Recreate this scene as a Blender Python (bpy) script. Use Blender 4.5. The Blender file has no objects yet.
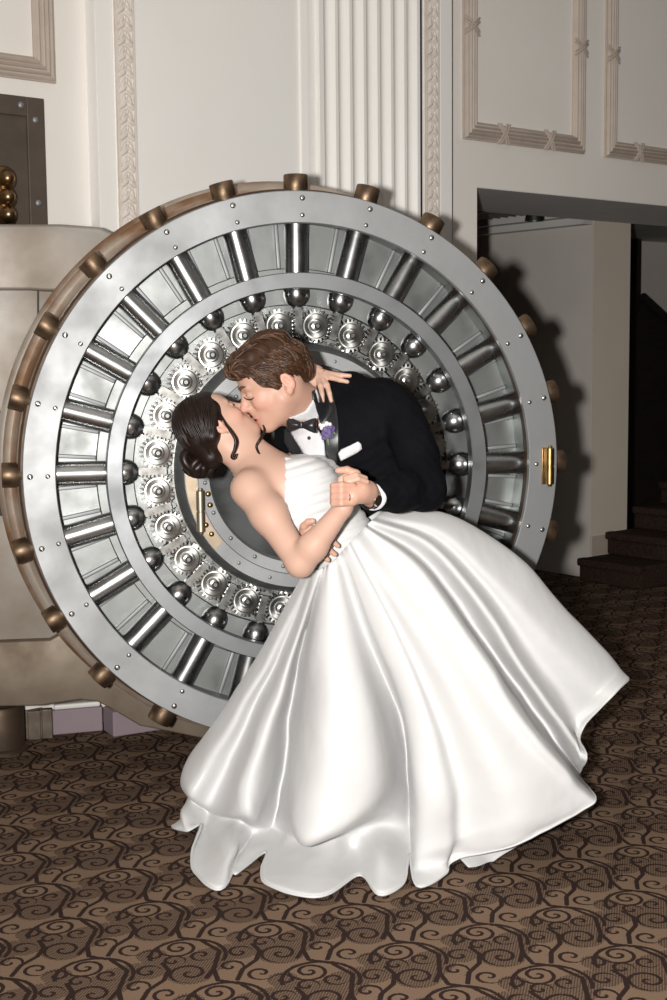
import bpy, bmesh, math, random
import numpy as np
from mathutils import Vector, Matrix
from mathutils.bvhtree import BVHTree
from mathutils.geometry import delaunay_2d_cdt

random.seed(7)
sc = bpy.context.scene
col = sc.collection
PI = math.pi
R = math.radians

# ------------------------------------------------------------------ camera, light, exposure
H = 1.55                                   # camera height
F_PX = 1350.0
PITCH = math.atan(145 / F_PX)
ROLL = 0.01
cp, sp = math.cos(PITCH), math.sin(PITCH)
right0, up0, fwd = Vector((1, 0, 0)), Vector((0, sp, cp)), Vector((0, cp, -sp))
rc = right0 * math.cos(ROLL) - up0 * math.sin(ROLL)
uc = right0 * math.sin(ROLL) + up0 * math.cos(ROLL)
cd = bpy.data.cameras.new('camera')
cd.lens = 36 * F_PX / 1000
cd.sensor_width = 36
cam = bpy.data.objects.new('camera', cd)
col.objects.link(cam)
M = Matrix.Identity(4)
for i in range(3):
    M[i][0] = rc[i]; M[i][1] = uc[i]; M[i][2] = -fwd[i]
M[2][3] = H
cam.matrix_world = M
sc.camera = cam

world = bpy.data.worlds.new('world')
sc.world = world
world.use_nodes = True
wn = world.node_tree
bgn = wn.nodes['Background']
bgn.inputs[0].default_value = (1.0, 0.93, 0.85, 1)
bgn.inputs[1].default_value = 0.014

fl = bpy.data.lights.new('camera_flash', 'AREA')
fl.shape = 'DISK'; fl.size = 0.11
fl.energy = 318
fl.color = (1.0, 0.97, 0.93)
flash = bpy.data.objects.new('camera_flash', fl)
col.objects.link(flash)
flash.location = (-0.24, -0.02, 1.575)
flash.rotation_euler = (Vector((3.0, 4.9, 1.40)) - Vector(flash.location)).to_track_quat('-Z', 'Y').to_euler()

sc.view_settings.view_transform = 'Standard'
sc.view_settings.look = 'None'
sc.view_settings.exposure = 0.0
sc.view_settings.gamma = 1.0
sc.view_settings.use_curve_mapping = False
sc.cycles.max_bounces = 6

# ------------------------------------------------------------------ picture point -> place
def ray(x, y):
    return fwd + rc * ((x - 333.5) / F_PX) - uc * ((y - 500) / F_PX)
def P(x, y, Y):
    d = ray(x, y); t = Y / d.y
    return Vector((d.x * t, Y, H + d.z * t))
def on_plane(x, y, p0, n):
    d = ray(x, y); o = Vector((0, 0, H))
    t = (p0 - o).dot(n) / d.dot(n)
    return o + d * t
def on_floor(x, y, z=0.0):
    d = ray(x, y); t = (z - H) / d.z
    return Vector((d.x * t, d.y * t, z))

# ------------------------------------------------------------------ node materials
class X:
    """tiny expression helper over shader math nodes"""
    def __init__(s, nt, sock): s.nt, s.k = nt, sock
    def _m(s, op, *a):
        n = s.nt.nodes.new('ShaderNodeMath'); n.operation = op
        for i, v in enumerate((s,) + a):
            if isinstance(v, X): s.nt.links.new(v.k, n.inputs[i])
            else: n.inputs[i].default_value = v
        return X(s.nt, n.outputs[0])
    def __add__(s, o): return s._m('ADD', o)
    def __sub__(s, o): return s._m('SUBTRACT', o)
    def __mul__(s, o): return s._m('MULTIPLY', o)
    def __truediv__(s, o): return s._m('DIVIDE', o)
    def fract(s): return s._m('FRACT')
    def abs(s): return s._m('ABSOLUTE')
    def sqrt(s): return s._m('SQRT')
    def sin(s): return s._m('SINE')
    def lt(s, o): return s._m('LESS_THAN', o)
    def gt(s, o): return s._m('GREATER_THAN', o)
    def mx(s, o): return s._m('MAXIMUM', o)
    def mn(s, o): return s._m('MINIMUM', o)
    def atan2(s, o): return s._m('ARCTAN2', o)
    def floor(s): return s._m('FLOOR')

def new_mat(name):
    m = bpy.data.materials.new(name); m.use_nodes = True
    nt = m.node_tree
    b = nt.nodes['Principled BSDF']
    return m, nt, b
def rgba(c): return (c[0], c[1], c[2], 1)
def mat(name, c, rough=0.5, metal=0.0, c2=None, nscale=8, stretch=(1, 1, 1), rvar=0.0, bump=0.0, bscale=60, spec=None, sheen=0, coat=0, detail=6, contrast=(0.35, 0.65), sss=0):
    m, nt, b = new_mat(name)
    b.inputs['Base Color'].default_value = rgba(c)
    b.inputs['Roughness'].default_value = rough
    b.inputs['Metallic'].default_value = metal
    if spec is not None: b.inputs['Specular IOR Level'].default_value = spec
    if sheen: b.inputs['Sheen Weight'].default_value = sheen
    if coat: b.inputs['Coat Weight'].default_value = coat
    if sss:
        b.inputs['Subsurface Weight'].default_value = sss
        b.inputs['Subsurface Radius'].default_value = (0.012, 0.005, 0.003)
        b.inputs['Subsurface Scale'].default_value = 1.0
    tc = nt.nodes.new('ShaderNodeTexCoord')
    mp = nt.nodes.new('ShaderNodeMapping'); mp.inputs['Scale'].default_value = stretch
    nt.links.new(tc.outputs['Object'], mp.inputs[0])
    if c2 is not None or rvar:
        n = nt.nodes.new('ShaderNodeTexNoise'); n.inputs['Scale'].default_value = nscale; n.inputs['Detail'].default_value = detail
        nt.links.new(mp.outputs[0], n.inputs[0])
        r = nt.nodes.new('ShaderNodeMapRange')
        r.inputs[1].default_value, r.inputs[2].default_value = contrast
        nt.links.new(n.outputs[0], r.inputs[0])
        if c2 is not None:
            mx = nt.nodes.new('ShaderNodeMix'); mx.data_type = 'RGBA'
            mx.inputs[6].default_value = rgba(c); mx.inputs[7].default_value = rgba(c2)
            nt.links.new(r.outputs[0], mx.inputs[0]); nt.links.new(mx.outputs[2], b.inputs['Base Color'])
        if rvar:
            q = nt.nodes.new('ShaderNodeMapRange'); q.inputs[3].default_value = rough - rvar; q.inputs[4].default_value = rough + rvar
            nt.links.new(r.outputs[0], q.inputs[0]); nt.links.new(q.outputs[0], b.inputs['Roughness'])
    if bump:
        n2 = nt.nodes.new('ShaderNodeTexNoise'); n2.inputs['Scale'].default_value = bscale; n2.inputs['Detail'].default_value = 4
        nt.links.new(mp.outputs[0], n2.inputs[0])
        bp = nt.nodes.new('ShaderNodeBump'); bp.inputs['Strength'].default_value = bump; bp.inputs['Distance'].default_value = 0.004
        nt.links.new(n2.outputs[0], bp.inputs['Height']); nt.links.new(bp.outputs[0], b.inputs['Normal'])
    return m

def skin_mat(name):
    """skin with the colour of lips, cheeks and knuckles taken from a colour attribute"""
    m, nt, b = new_mat(name)
    a = nt.nodes.new('ShaderNodeAttribute'); a.attribute_name = 'tone'
    nt.links.new(a.outputs['Color'], b.inputs['Base Color'])
    b.inputs['Roughness'].default_value = 0.48
    b.inputs['Specular IOR Level'].default_value = 0.35
    b.inputs['Subsurface Weight'].default_value = 0.12
    b.inputs['Subsurface Radius'].default_value = (0.010, 0.004, 0.002)
    b.inputs['Subsurface Scale'].default_value = 1.0
    return m

def carpet_mat():
    """woven scroll pattern: one lattice cell holds eight curled scrolls, an arch, winding stems and hatched grounds"""
    m, nt, b = new_mat('carpet')
    tc = nt.nodes.new('ShaderNodeTexCoord')
    mp = nt.nodes.new('ShaderNodeMapping'); mp.inputs['Rotation'].default_value = (0, 0, R(-26))
    nt.links.new(tc.outputs['Object'], mp.inputs[0])
    wz = nt.nodes.new('ShaderNodeTexNoise'); wz.inputs['Scale'].default_value = 130; wz.inputs['Detail'].default_value = 2
    nt.links.new(tc.outputs['Object'], wz.inputs[0])
    sx = nt.nodes.new('ShaderNodeSeparateXYZ'); nt.links.new(mp.outputs[0], sx.inputs[0])
    TU, TV = 0.25, 0.28
    wob = (X(nt, wz.outputs[0]) - 0.5) * 0.022
    fu = (X(nt, sx.outputs[0]) / TU + wob); fv = (X(nt, sx.outputs[1]) / TV + wob)
    def near(cx, cy):                      # metres from the nearest copy of a centre
        return ((fu + (40.5 - cx)).fract() - 0.5) * TU, ((fv + (40.5 - cy)).fract() - 0.5) * TV
    def spiral(cx, cy, Rr, turns, hand, ph):
        du, dv = near(cx, cy)
        r = (du * du + dv * dv).sqrt()
        th = (dv * hand).atan2(du) / (2 * PI)
        w = 0.0052 * turns / Rr
        arm = ((th + r * (turns / Rr) + ph + 8.0).fract() - 0.5).abs().lt(w)
        return arm * r.lt(Rr) , r
    line = None; rr = []
    for (cx, cy, Rr, turns, hand, ph) in (
            (0.80, 0.03, 0.037, 1.15, 1, 0.45), (0.02, 0.78, 0.038, 1.15, -1, 0.05), (0.47, 0.61, 0.054, 1.85, 1, 0.2),
            (0.63, 0.37, 0.033, 1.1, -1, 0.1), (0.32, 0.37, 0.033, 1.1, 1, 0.4), (0.38, 0.07, 0.055, 1.5, -1, 0.6),
            (0.01, 0.27, 0.036, 1.1, 1, 0.3), (0.16, 0.57, 0.034, 1.1, -1, 0.7)):
        k, r = spiral(cx, cy, Rr, turns, hand, ph)
        line = k if line is None else line.mx(k); rr.append((r, Rr))
    du, dv = near(0.50, 0.42)              # the big arch over each pair of scrolls
    ra = (du * du + dv * dv).sqrt()
    line = line.mx((ra - 0.098).abs().lt(0.0058) * (dv + du * 0.5).gt(-0.035))
    for (mu, mv, hx, hy) in SEGS:
        du, dv = near(mu, mv); l2 = hx * hx + hy * hy
        t = ((du * hx + dv * hy) / l2).mx(-1.0).mn(1.0)
        ex = du - t * hx; ey = dv - t * hy
        line = line.mx((ex * ex + ey * ey).sqrt().lt(0.0066))
    hat = rr[5][0].lt(0.062).mx(rr[6][0].lt(0.042)).mx(rr[7][0].lt(0.040)).mx(ra.gt(0.098) * ra.lt(0.124) * dv.gt(0.0)).mx(rr[2][0].gt(0.056) * ra.lt(0.098) * dv.gt(0.02))
    hx = (X(nt, sx.outputs[0]) * 110.0 + 50.0).fract().gt(0.5); hy = (X(nt, sx.outputs[1]) * 90.0 + 50.0).fract().gt(0.5)
    chk = (hx + hy)._m('MODULO', 2.0).gt(0.5)
    dark = line.mx(hat * (chk * 0.75 + 0.1)).mn(1.0)
    fz = nt.nodes.new('ShaderNodeTexNoise'); fz.inputs['Scale'].default_value = 420
    nt.links.new(tc.outputs['Object'], fz.inputs[0])
    mx = nt.nodes.new('ShaderNodeMix'); mx.data_type = 'RGBA'
    mx.inputs[6].default_value = (0.195, 0.129, 0.087, 1); mx.inputs[7].default_value = (0.030, 0.017, 0.014, 1)
    nt.links.new(dark.k, mx.inputs[0])
    hs = nt.nodes.new('ShaderNodeHueSaturation')
    nt.links.new(mx.outputs[2], hs.inputs['Color'])
    vv = (X(nt, fz.outputs[0]) - 0.5) * 1.1 + 1.0
    nt.links.new(vv.k, hs.inputs['Value'])
    nt.links.new(hs.outputs[0], b.inputs['Base Color'])
    b.inputs['Roughness'].default_value = 0.95
    b.inputs['Specular IOR Level'].default_value = 0.1
    bp = nt.nodes.new('ShaderNodeBump'); bp.inputs['Strength'].default_value = 0.5; bp.inputs['Distance'].default_value = 0.004
    nt.links.new(fz.outputs[0], bp.inputs['Height']); nt.links.new(bp.outputs[0], b.inputs['Normal'])
    return m
SEGS = [(0.6, 0.936, -0.0062, -0.0319), (0.663, 0.748, 0.0219, -0.0209), (0.79, 0.525, 0.01, -0.0417), (0.73, 0.215, -0.025, -0.0449), (0.823, 0.843, 0.0169, 0.024), (0.992, 0.987, 0.0255, 0.0164), (0.151, 0.127, 0.0144, 0.023), (0.207, 0.289, -0.0004, 0.0225), (0.562, 0.985, -0.0171, -0.0195)]

M_ = {}
M_['carpet'] = carpet_mat()
M_['wall'] = mat('cream_paint', (0.87, 0.835, 0.79), 0.55, c2=(0.84, 0.80, 0.75), nscale=1.5, bump=0.06, bscale=90)
M_['bay'] = mat('white_paint', (0.93, 0.915, 0.885), 0.5, c2=(0.905, 0.885, 0.85), nscale=2, bump=0.05, bscale=90)
M_['trim'] = mat('taupe_paint', (0.52, 0.445, 0.385), 0.5, c2=(0.48, 0.405, 0.345), nscale=14)
M_['ceil'] = mat('ceiling_paint', (0.62, 0.61, 0.58), 0.7, c2=(0.58, 0.57, 0.55), nscale=2)
M_['soffit'] = mat('grey_soffit', (0.84, 0.85, 0.85), 0.7, c2=(0.81, 0.82, 0.82), nscale=3)
M_['grey_wall'] = mat('grey_paint', (0.64, 0.595, 0.55), 0.65, c2=(0.61, 0.565, 0.52), nscale=3)
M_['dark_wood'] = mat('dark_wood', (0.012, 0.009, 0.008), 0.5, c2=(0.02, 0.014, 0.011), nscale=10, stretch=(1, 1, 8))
M_['steel'] = mat('brushed_steel', (0.44, 0.45, 0.46), 0.58, 0.85, c2=(0.34, 0.35, 0.355), nscale=5, rvar=0.06, bump=0.10, bscale=24, contrast=(0.3, 0.7))
M_['steel_plate'] = mat('plate_steel', (0.33, 0.345, 0.34), 0.46, 1.0, c2=(0.26, 0.27, 0.265), nscale=6, rvar=0.09, bump=0.10, bscale=18)
M_['steel_rod'] = mat('turned_steel', (0.56, 0.57, 0.58), 0.28, 1.0, c2=(0.38, 0.385, 0.38), nscale=9, rvar=0.07)
M_['steel_mid'] = mat('ring_steel', (0.35, 0.365, 0.375), 0.50, 0.95, c2=(0.27, 0.28, 0.29), nscale=7, rvar=0.08)
M_['gear'] = mat('machined_steel', (0.54, 0.54, 0.525), 0.30, 1.0, c2=(0.42, 0.42, 0.40), nscale=30, rvar=0.07)
def turned(name, c, rough, an):
    m = mat(name, c, rough, 1.0, c2=(c[0] * 0.8, c[1] * 0.8, c[2] * 0.78), nscale=30, rvar=0.04)
    nt = m.node_tree; b = nt.nodes['Principled BSDF']
    tg = nt.nodes.new('ShaderNodeTangent'); tg.direction_type = 'RADIAL'; tg.axis = 'Y'
    b.inputs['Anisotropic'].default_value = an
    nt.links.new(tg.outputs[0], b.inputs['Tangent'])
    return m
M_['gear_face'] = turned('turned_gear_steel', (0.52, 0.52, 0.505), 0.34, 0.75)
M_['dark_steel'] = mat('dark_steel', (0.20, 0.21, 0.215), 0.36, 1.0, c2=(0.13, 0.135, 0.14), nscale=5, rvar=0.08)
M_['bronze'] = mat('bronze', (0.34, 0.235, 0.15), 0.44, 0.9, c2=(0.10, 0.065, 0.042), nscale=16, rvar=0.08, bump=0.1, bscale=40)
M_['rim'] = mat('patinated_rim', (0.66, 0.60, 0.52), 0.45, 0.65, c2=(0.24, 0.135, 0.075), nscale=3.2, rvar=0.08, bump=0.1, bscale=30, contrast=(0.36, 0.62))
M_['rim_brown'] = mat('brown_rim', (0.105, 0.066, 0.042), 0.58, 0.5, c2=(0.065, 0.042, 0.028), nscale=7, rvar=0.08)
M_['arm'] = mat('hinge_metal', (0.40, 0.375, 0.345), 0.55, 0.4, c2=(0.24, 0.195, 0.15), nscale=2.6, rvar=0.08, bump=0.12, bscale=22, contrast=(0.3, 0.7))
M_['brass'] = mat('brass', (0.50, 0.37, 0.16), 0.32, 1.0, c2=(0.36, 0.25, 0.10), nscale=40)
M_['aged_brass'] = mat('aged_brass', (0.40, 0.27, 0.14), 0.33, 1.0, c2=(0.22, 0.14, 0.075), nscale=30)
M_['gold_plate'] = mat('pale_brass', (0.52, 0.43, 0.32), 0.42, 0.9, c2=(0.42, 0.34, 0.25), nscale=20)
M_['panel'] = mat('blackened_steel', (0.15, 0.120, 0.097), 0.5, 0.45, c2=(0.10, 0.08, 0.066), nscale=6, rvar=0.08)
M_['lilac'] = mat('lilac_paint', (0.29, 0.225, 0.25), 0.7, c2=(0.27, 0.21, 0.235), nscale=5)
M_['white'] = mat('white_gloss', (0.78, 0.76, 0.73), 0.4, c2=(0.74, 0.72, 0.69), nscale=5)
M_['black'] = mat('flat_black', (0.006, 0.005, 0.005), 0.6, c2=(0.009, 0.008, 0.008), nscale=5)

# ------------------------------------------------------------------ object helpers
def link(name, me, m=None, parent=None, smooth=False, auto=None):
    o = bpy.data.objects.new(name, me); col.objects.link(o)
    if m is not None: me.materials.append(m)
    if smooth: me.polygons.foreach_set('use_smooth', [True] * len(me.polygons))
    if auto is not None:
        me.polygons.foreach_set('use_smooth', [True] * len(me.polygons))
        me.set_sharp_from_angle(angle=R(auto))
    if parent is not None: o.parent = parent
    return o
def obj(name, bm, m=None, parent=None, smooth=False, auto=None):
    me = bpy.data.meshes.new(name)
    bmesh.ops.recalc_face_normals(bm, faces=bm.faces)
    bm.to_mesh(me); bm.free()
    return link(name, me, m, parent, smooth, auto)
def thing(name, label, cat, loc=(0, 0, 0), rz=0.0, group=None):
    o = bpy.data.objects.new(name, None); col.objects.link(o)
    o.location = loc; o.rotation_euler = (0, 0, rz)
    return tag(o, label, cat, group)
def tag(o, label, cat, group=None):
    o['label'] = label; o['category'] = cat
    if group: o['group'] = group
    return o
def struct(o): o['kind'] = 'structure'; return o
def dup(o, parent=None):
    c = o.copy(); col.objects.link(c)
    if parent is not None: c.parent = parent
    for ch in list(o.children): dup(ch, c)
    return c

def add_box(bm, lo, hi, mtx=None, bev=0.0):
    b2 = bmesh.new()
    vs = [b2.verts.new((x, y, z)) for x in (lo[0], hi[0]) for y in (lo[1], hi[1]) for z in (lo[2], hi[2])]
    for f in ((0, 1, 3, 2), (4, 6, 7, 5), (0, 4, 5, 1), (2, 3, 7, 6), (0, 2, 6, 4), (1, 5, 7, 3)):
        b2.faces.new([vs[i] for i in f])
    if bev: bmesh.ops.bevel(b2, geom=b2.edges[:], offset=bev, segments=3, profile=0.5, affect='EDGES')
    merge(bm, b2, mtx)
def merge(bm, b2, mtx=None):
    if mtx is not None: bmesh.ops.transform(b2, matrix=mtx, verts=b2.verts)
    me = bpy.data.meshes.new('tmp'); b2.to_mesh(me); b2.free()
    bm.from_mesh(me); bpy.data.meshes.remove(me)
def lathe(bm, prof, seg=96, mtx=None, closed=False, axis='y'):
    """prof: list of (radius, along). revolved around local Y (or Z)"""
    b2 = bmesh.new(); rings = []
    for r, t in prof:
        if r < 1e-6:
            rings.append([b2.verts.new((0, t, 0) if axis == 'y' else (0, 0, t))])
        else:
            rg = []
            for k in range(seg):
                a = 2 * PI * k / seg
                rg.append(b2.verts.new((r * math.cos(a), t, r * math.sin(a)) if axis == 'y' else (r * math.cos(a), r * math.sin(a), t)))
            rings.append(rg)
    pairs = list(zip(rings[:-1], rings[1:]))
    if closed: pairs.append((rings[-1], rings[0]))
    for A, B in pairs:
        for k in range(seg):
            a, b = A[k % len(A)], A[(k + 1) % len(A)]
            c, d = B[(k + 1) % len(B)], B[k % len(B)]
            vs = []
            for v in (a, b, c, d):
                if v not in vs: vs.append(v)
            if len(vs) > 2: b2.faces.new(vs)
    merge(bm, b2, mtx)
def prism(bm, poly, t0, t1, mtx=None, axis='y'):
    """extrude a 2-D outline (a, b) from depth t0 to t1"""
    b2 = bmesh.new()
    f = (lambda a, b, t: (a, t, b)) if axis == 'y' else (lambda a, b, t: (a, b, t))
    A = [b2.verts.new(f(a, b, t0)) for a, b in poly]; B = [b2.verts.new(f(a, b, t1)) for a, b in poly]
    b2.faces.new(A); b2.faces.new(B[::-1])
    n = len(poly)
    for k in range(n): b2.faces.new((A[k], B[k], B[(k + 1) % n], A[(k + 1) % n]))
    merge(bm, b2, mtx)
def catmull(pts, n):
    pts = [np.array(p, float) for p in pts]
    out = []
    q = [2 * pts[0] - pts[1]] + pts + [2 * pts[-1] - pts[-2]]
    for i in range(1, len(q) - 2):
        for k in range(n):
            t = k / n
            a, b, c, d = q[i - 1], q[i], q[i + 1], q[i + 2]
            out.append(0.5 * ((2 * b) + (-a + c) * t + (2 * a - 5 * b + 4 * c - d) * t * t + (-a + 3 * b - 3 * c + d) * t ** 3))
    out.append(pts[-1])
    return out
def tube(bm, pts, rads, seg=8, caps=True):
    pts = [Vector(p) for p in pts]
    if not hasattr(rads, '__len__'): rads = [rads] * len(pts)
    rings = []; up = None
    for i, p in enumerate(pts):
        d = (pts[min(i + 1, len(pts) - 1)] - pts[max(i - 1, 0)]).normalized()
        if up is None:
            up = d.orthogonal().normalized()
        up = (up - d * up.dot(d))
        up = up.normalized() if up.length > 1e-6 else d.orthogonal().normalized()
        w = d.cross(up)
        rings.append([bm.verts.new(p + (up * math.cos(2 * PI * k / seg) + w * math.sin(2 * PI * k / seg)) * rads[i]) for k in range(seg)])
    for A, B in zip(rings[:-1], rings[1:]):
        for k in range(seg): bm.faces.new((A[k], A[(k + 1) % seg], B[(k + 1) % seg], B[k]))
    if caps:
        bm.faces.new(rings[0][::-1]); bm.faces.new(rings[-1])
def ball(bm, c, r, sc3=(1, 1, 1), mtx=None, seg=14):
    b2 = bmesh.new()
    bmesh.ops.create_uvsphere(b2, u_segments=seg, v_segments=max(6, seg // 2 + 1), radius=r)
    m = Matrix.Translation(Vector(c)) @ (mtx or Matrix.Identity(4)) @ Matrix.Diagonal((*sc3, 1))
    merge(bm, b2, m)
sc.cycles.use_denoising = True
# ------------------------------------------------------------------ the room
WA = R(38.8)
w_dir = Vector((math.cos(WA), math.sin(WA), 0)); n_in = Vector((-math.sin(WA), math.cos(WA), 0))
P0 = Vector((-0.45, 6.05, 0))
WM = Matrix.Translation(P0) @ Matrix.Rotation(WA, 4, 'Z')      # wall frame: x along the wall, y into the wall, z up
WMI = WM.inverted()
def wl(x, y, off=0.0):
    """picture point -> wall frame (s, z), on the wall plane moved off metres into the room"""
    q = WMI @ on_plane(x, y, P0 - n_in * off, n_in)
    return q.x, q.z
def wobj(name, bm, m, **k):
    o = obj(name, bm, m, **k); o.matrix_world = WM.copy(); return o
CEIL = 4.3
bm = bmesh.new(); add_box(bm, (-8, -5, -0.1), (13, 20, 0)); struct(obj('floor', bm, M_['carpet']))
bm = bmesh.new(); add_box(bm, (-8, -5, CEIL), (13, 20, CEIL + 0.1)); struct(obj('ceiling', bm, M_['ceil']))

jx, jz = wl(477, 187)                      # corner of the opening
WT = 0.80                                  # depth of the header
bm = bmesh.new()
add_box(bm, (-5.5, 0, 0), (jx, 0.25, CEIL))
add_box(bm, (jx, 0, jz), (11.0, WT, CEIL))
o = wobj('wall_back', bm, M_['wall']); struct(o)
bm = bmesh.new(); add_box(bm, (jx, 0.003, jz - 0.003), (11.0, WT, jz - 0.0005)); struct(wobj('trim_1', bm, M_['soffit']))

# --- projecting bay between the left wall panel and the opening
bo = 0.075
bl = wl(97, 120, bo)[0]; br = wl(451, 120, bo)[0]
bm = bmesh.new(); add_box(bm, (bl, -bo, 0), (br, 0, CEIL)); struct(wobj('wall_bay', bm, M_['bay']))
# --- fluted pilaster: a profile with concave flutes, extruded upward
px0, px1 = wl(300, 100, bo)[0], wl(416, 100, bo)[0]
bm = bmesh.new()
prof = [(px0, -bo)]
prof += [(px0, -bo - 0.012), (px0 + 0.035, -bo - 0.018), (px0 + 0.042, -bo - 0.008), (px0 + 0.085, -bo - 0.008), (px0 + 0.09, -bo - 0.03)]
f0 = px0 + 0.105; nf = 7; fw_ = (px1 - 0.012 - f0) / nf
for k in range(nf):
    a = f0 + k * fw_
    for j in range(9):
        t = j / 8
        prof.append((a + 0.010 + (fw_ - 0.016) * t, -bo - 0.03 + 0.022 * math.sin(PI * t)))
prof += [(px1, -bo - 0.03), (px1, -bo)]
prism(bm, prof, 0, CEIL, axis='z')
struct(wobj('trim_2', bm, M_['bay']))
# narrow dark joint beside the pilaster and at the bay's edge
bm = bmesh.new()
add_box(bm, (px1 + 0.0, -bo - 0.03, 0), (px1 + 0.011, -bo + 0.001, CEIL))
add_box(bm, (br - 0.004, -bo - 0.001, 0), (br + 0.008, -0.001, CEIL))
struct(wobj('trim_3', bm, M_['black']))

def leaf_moulding(name, x0, x1):
    """upright moulding: two beads and a chain of paired leaves between"""
    s0, s1 = wl(x0, 120, bo)[0], wl(x1, 120, bo)[0]
    W = s1 - s0; c = (s0 + s1) / 2
    bm = bmesh.new()
    add_box(bm, (s0, -bo - 0.010, 0), (s1, -bo, CEIL))
    add_box(bm, (s0, -bo - 0.018, 0), (s0 + W * 0.11, -bo - 0.008, CEIL))
    add_box(bm, (s1 - W * 0.11, -bo - 0.018, 0), (s1, -bo - 0.008, CEIL))
    z = 1.7; st = W * 0.72
    while z < CEIL:
        for sgn in (-1, 1):
            for (dz, ln, wd, rot) in ((0.0, 0.40, 0.15, 38), (0.34, 0.30, 0.10, 60)):
                m = Matrix.Translation((c + sgn * W * 0.16, -bo - 0.011, z + dz * st)) @ Matrix.Rotation(R(sgn * rot), 4, 'Y') @ Matrix.Diagonal((W * ln, 0.013, W * wd, 1))
                b2 = bmesh.new(); bmesh.ops.create_uvsphere(b2, u_segments=8, v_segments=5, radius=1); merge(bm, b2, m)
        m = Matrix.Translation((c, -bo - 0.012, z + st * 0.5)) @ Matrix.Diagonal((W * 0.10, 0.012, W * 0.14, 1))
        b2 = bmesh.new(); bmesh.ops.create_uvsphere(b2, u_segments=8, v_segments=5, radius=1); merge(bm, b2, m)
        z += st
    struct(wobj(name, bm, M_['trim2'], smooth=False))
M_['trim2'] = mat('cream_moulding', (0.80, 0.74, 0.68), 0.5, c2=(0.72, 0.655, 0.59), nscale=20)
leaf_moulding('trim_4', 116, 134.5)
leaf_moulding('trim_5', 424, 437)
# plain strip edges beside the mouldings
bm = bmesh.new()
a = wl(98, 120, bo)[0]; b = wl(114, 120, bo)[0]
add_box(bm, (bl, -bo - 0.006, 0), (b, -bo, CEIL), bev=0.002)
a = wl(439, 120, bo)[0]
add_box(bm, (a, -bo - 0.012, 0), (br - 0.004, -bo, CEIL), bev=0.002)
a = wl(418, 120, bo)[0]; b = wl(422, 120, bo)[0]
add_box(bm, (a, -bo - 0.010, 0), (b, -bo, CEIL), bev=0.002)
struct(wobj('trim_6', bm, M_['bay']))

def panel_frame(name, s0, s1, z0, z1, wd):
    """rectangular frame of reeded moulding with crossed ribbon ties"""
    bm = bmesh.new()
    nr = 4
    def ringpt(d, y):                      # rectangle inset by d
        return [(s0 + d, y, z0 + d), (s1 - d, y, z0 + d), (s1 - d, y, z1 - d), (s0 + d, y, z1 - d)]
    prof = [(0.0, 0.0), (0.0, -0.014)]
    for k in range(nr):
        for j in range(7):
            t = j / 6
            prof.append(((0.06 + 0.88 * (k + t) / nr) * wd, -0.016 - 0.012 * math.sin(PI * t) - 0.008 * math.sin(PI * (k + t) / nr)))
    prof += [(wd, -0.010), (wd, 0.0)]
    rings = [[bm.verts.new(p) for p in ringpt(d, y)] for d, y in prof]
    for A, B in zip(rings[:-1], rings[1:]):
        for k in range(4): bm.faces.new((A[k], A[(k + 1) % 4], B[(k + 1) % 4], B[k]))
    def tie(cx, cz, vert):
        for q in (-1, 1):
            for dd in (-1, 1):
                pts = []
                for j in range(9):
                    t = j / 8 - 0.5
                    a, bb = t * wd * 1.12, (q * t * 0.75 + dd * 0.10) * wd
                    y = -0.026 - 0.012 * math.cos(PI * t)
                    pts.append((cx + (a if vert else bb), y, cz + (bb if vert else a)))
                tube(bm, pts, 0.006, seg=6)
    L = s1 - s0
    for f in (0.30, 0.68): tie(s0 + L * f, z0 + wd / 2, False)
    zz = wl(470, 27)[1]
    while zz < z1:
        tie(s0 + wd / 2, zz, True); tie(s1 - wd / 2, zz, True); zz += L * 1.0
    struct(wobj(name, bm, M_['trim'], auto=40))
s0, z0 = wl(462, 139); s1, _ = wl(582.5, 155); wd = wl(475, 100)[0] - wl(462, 100)[0]
panel_frame('trim_7', s0, s1, z0, CEIL - 0.15, wd)
s2 = wl(603.5, 150)[0]
panel_frame('trim_8', s2, s2 + (s1 - s0), z0, CEIL - 0.15, wd)
sl, zl = wl(54.5, 84)
panel_frame('trim_9', sl - 1.3, sl, zl, CEIL - 0.15, (wl(54.5, 40)[0] - wl(33.5, 40)[0]))

# --- blackened steel panel at the left with riveted border and three brass knobs
a0, zt = wl(40, 100); zb = zt - 1.9
t = thing('riveted_panel', 'blackened steel wall panel with riveted border behind the hinge at upper left', 'panel')
t.matrix_world = WM @ Matrix.Translation((a0 - 0.6, 0, zb))
def tl(s, z): return s - (a0 - 0.6), z - zb
bm = bmesh.new(); add_box(bm, (-0.6, -0.02, 0), (0.6, 0, zt - zb), bev=0.004); obj('plate', bm, M_['panel'], t)
bw = 0.075
bm = bmesh.new()
for lo, hi in (((-0.6, 0), (-0.6 + bw, zt - zb)), ((0.6 - bw, 0), (0.6, zt - zb)), ((-0.6 + bw, zt - zb - bw), (0.6 - bw, zt - zb)), ((-0.6 + bw, 0), (0.6 - bw, bw))):
    add_box(bm, (lo[0], -0.034, lo[1]), (hi[0], -0.018, hi[1]), bev=0.003)
obj('border', bm, M_['panel'], t)
for (x, y) in ((21, 105), (35.5, 120), (38.5, 203)):
    s, z = tl(*wl(x, y, 0.035))
    bm = bmesh.new(); ball(bm, (0, -0.034, 0), 0.013, (1, 0.6, 1)); r_ = obj('rivet', bm, M_['steel'], t, smooth=True); r_.location = (s, 0, z)
s, z = tl(*wl(0, 200, 0.03))
bm = bmesh.new(); add_box(bm, (-0.12, -0.045, z - 0.55), (tl(*wl(12, 200, .04))[0], -0.018, z + 0.115), bev=0.006); kp = obj('knob_plate', bm, M_['aged_brass'], t)
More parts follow.
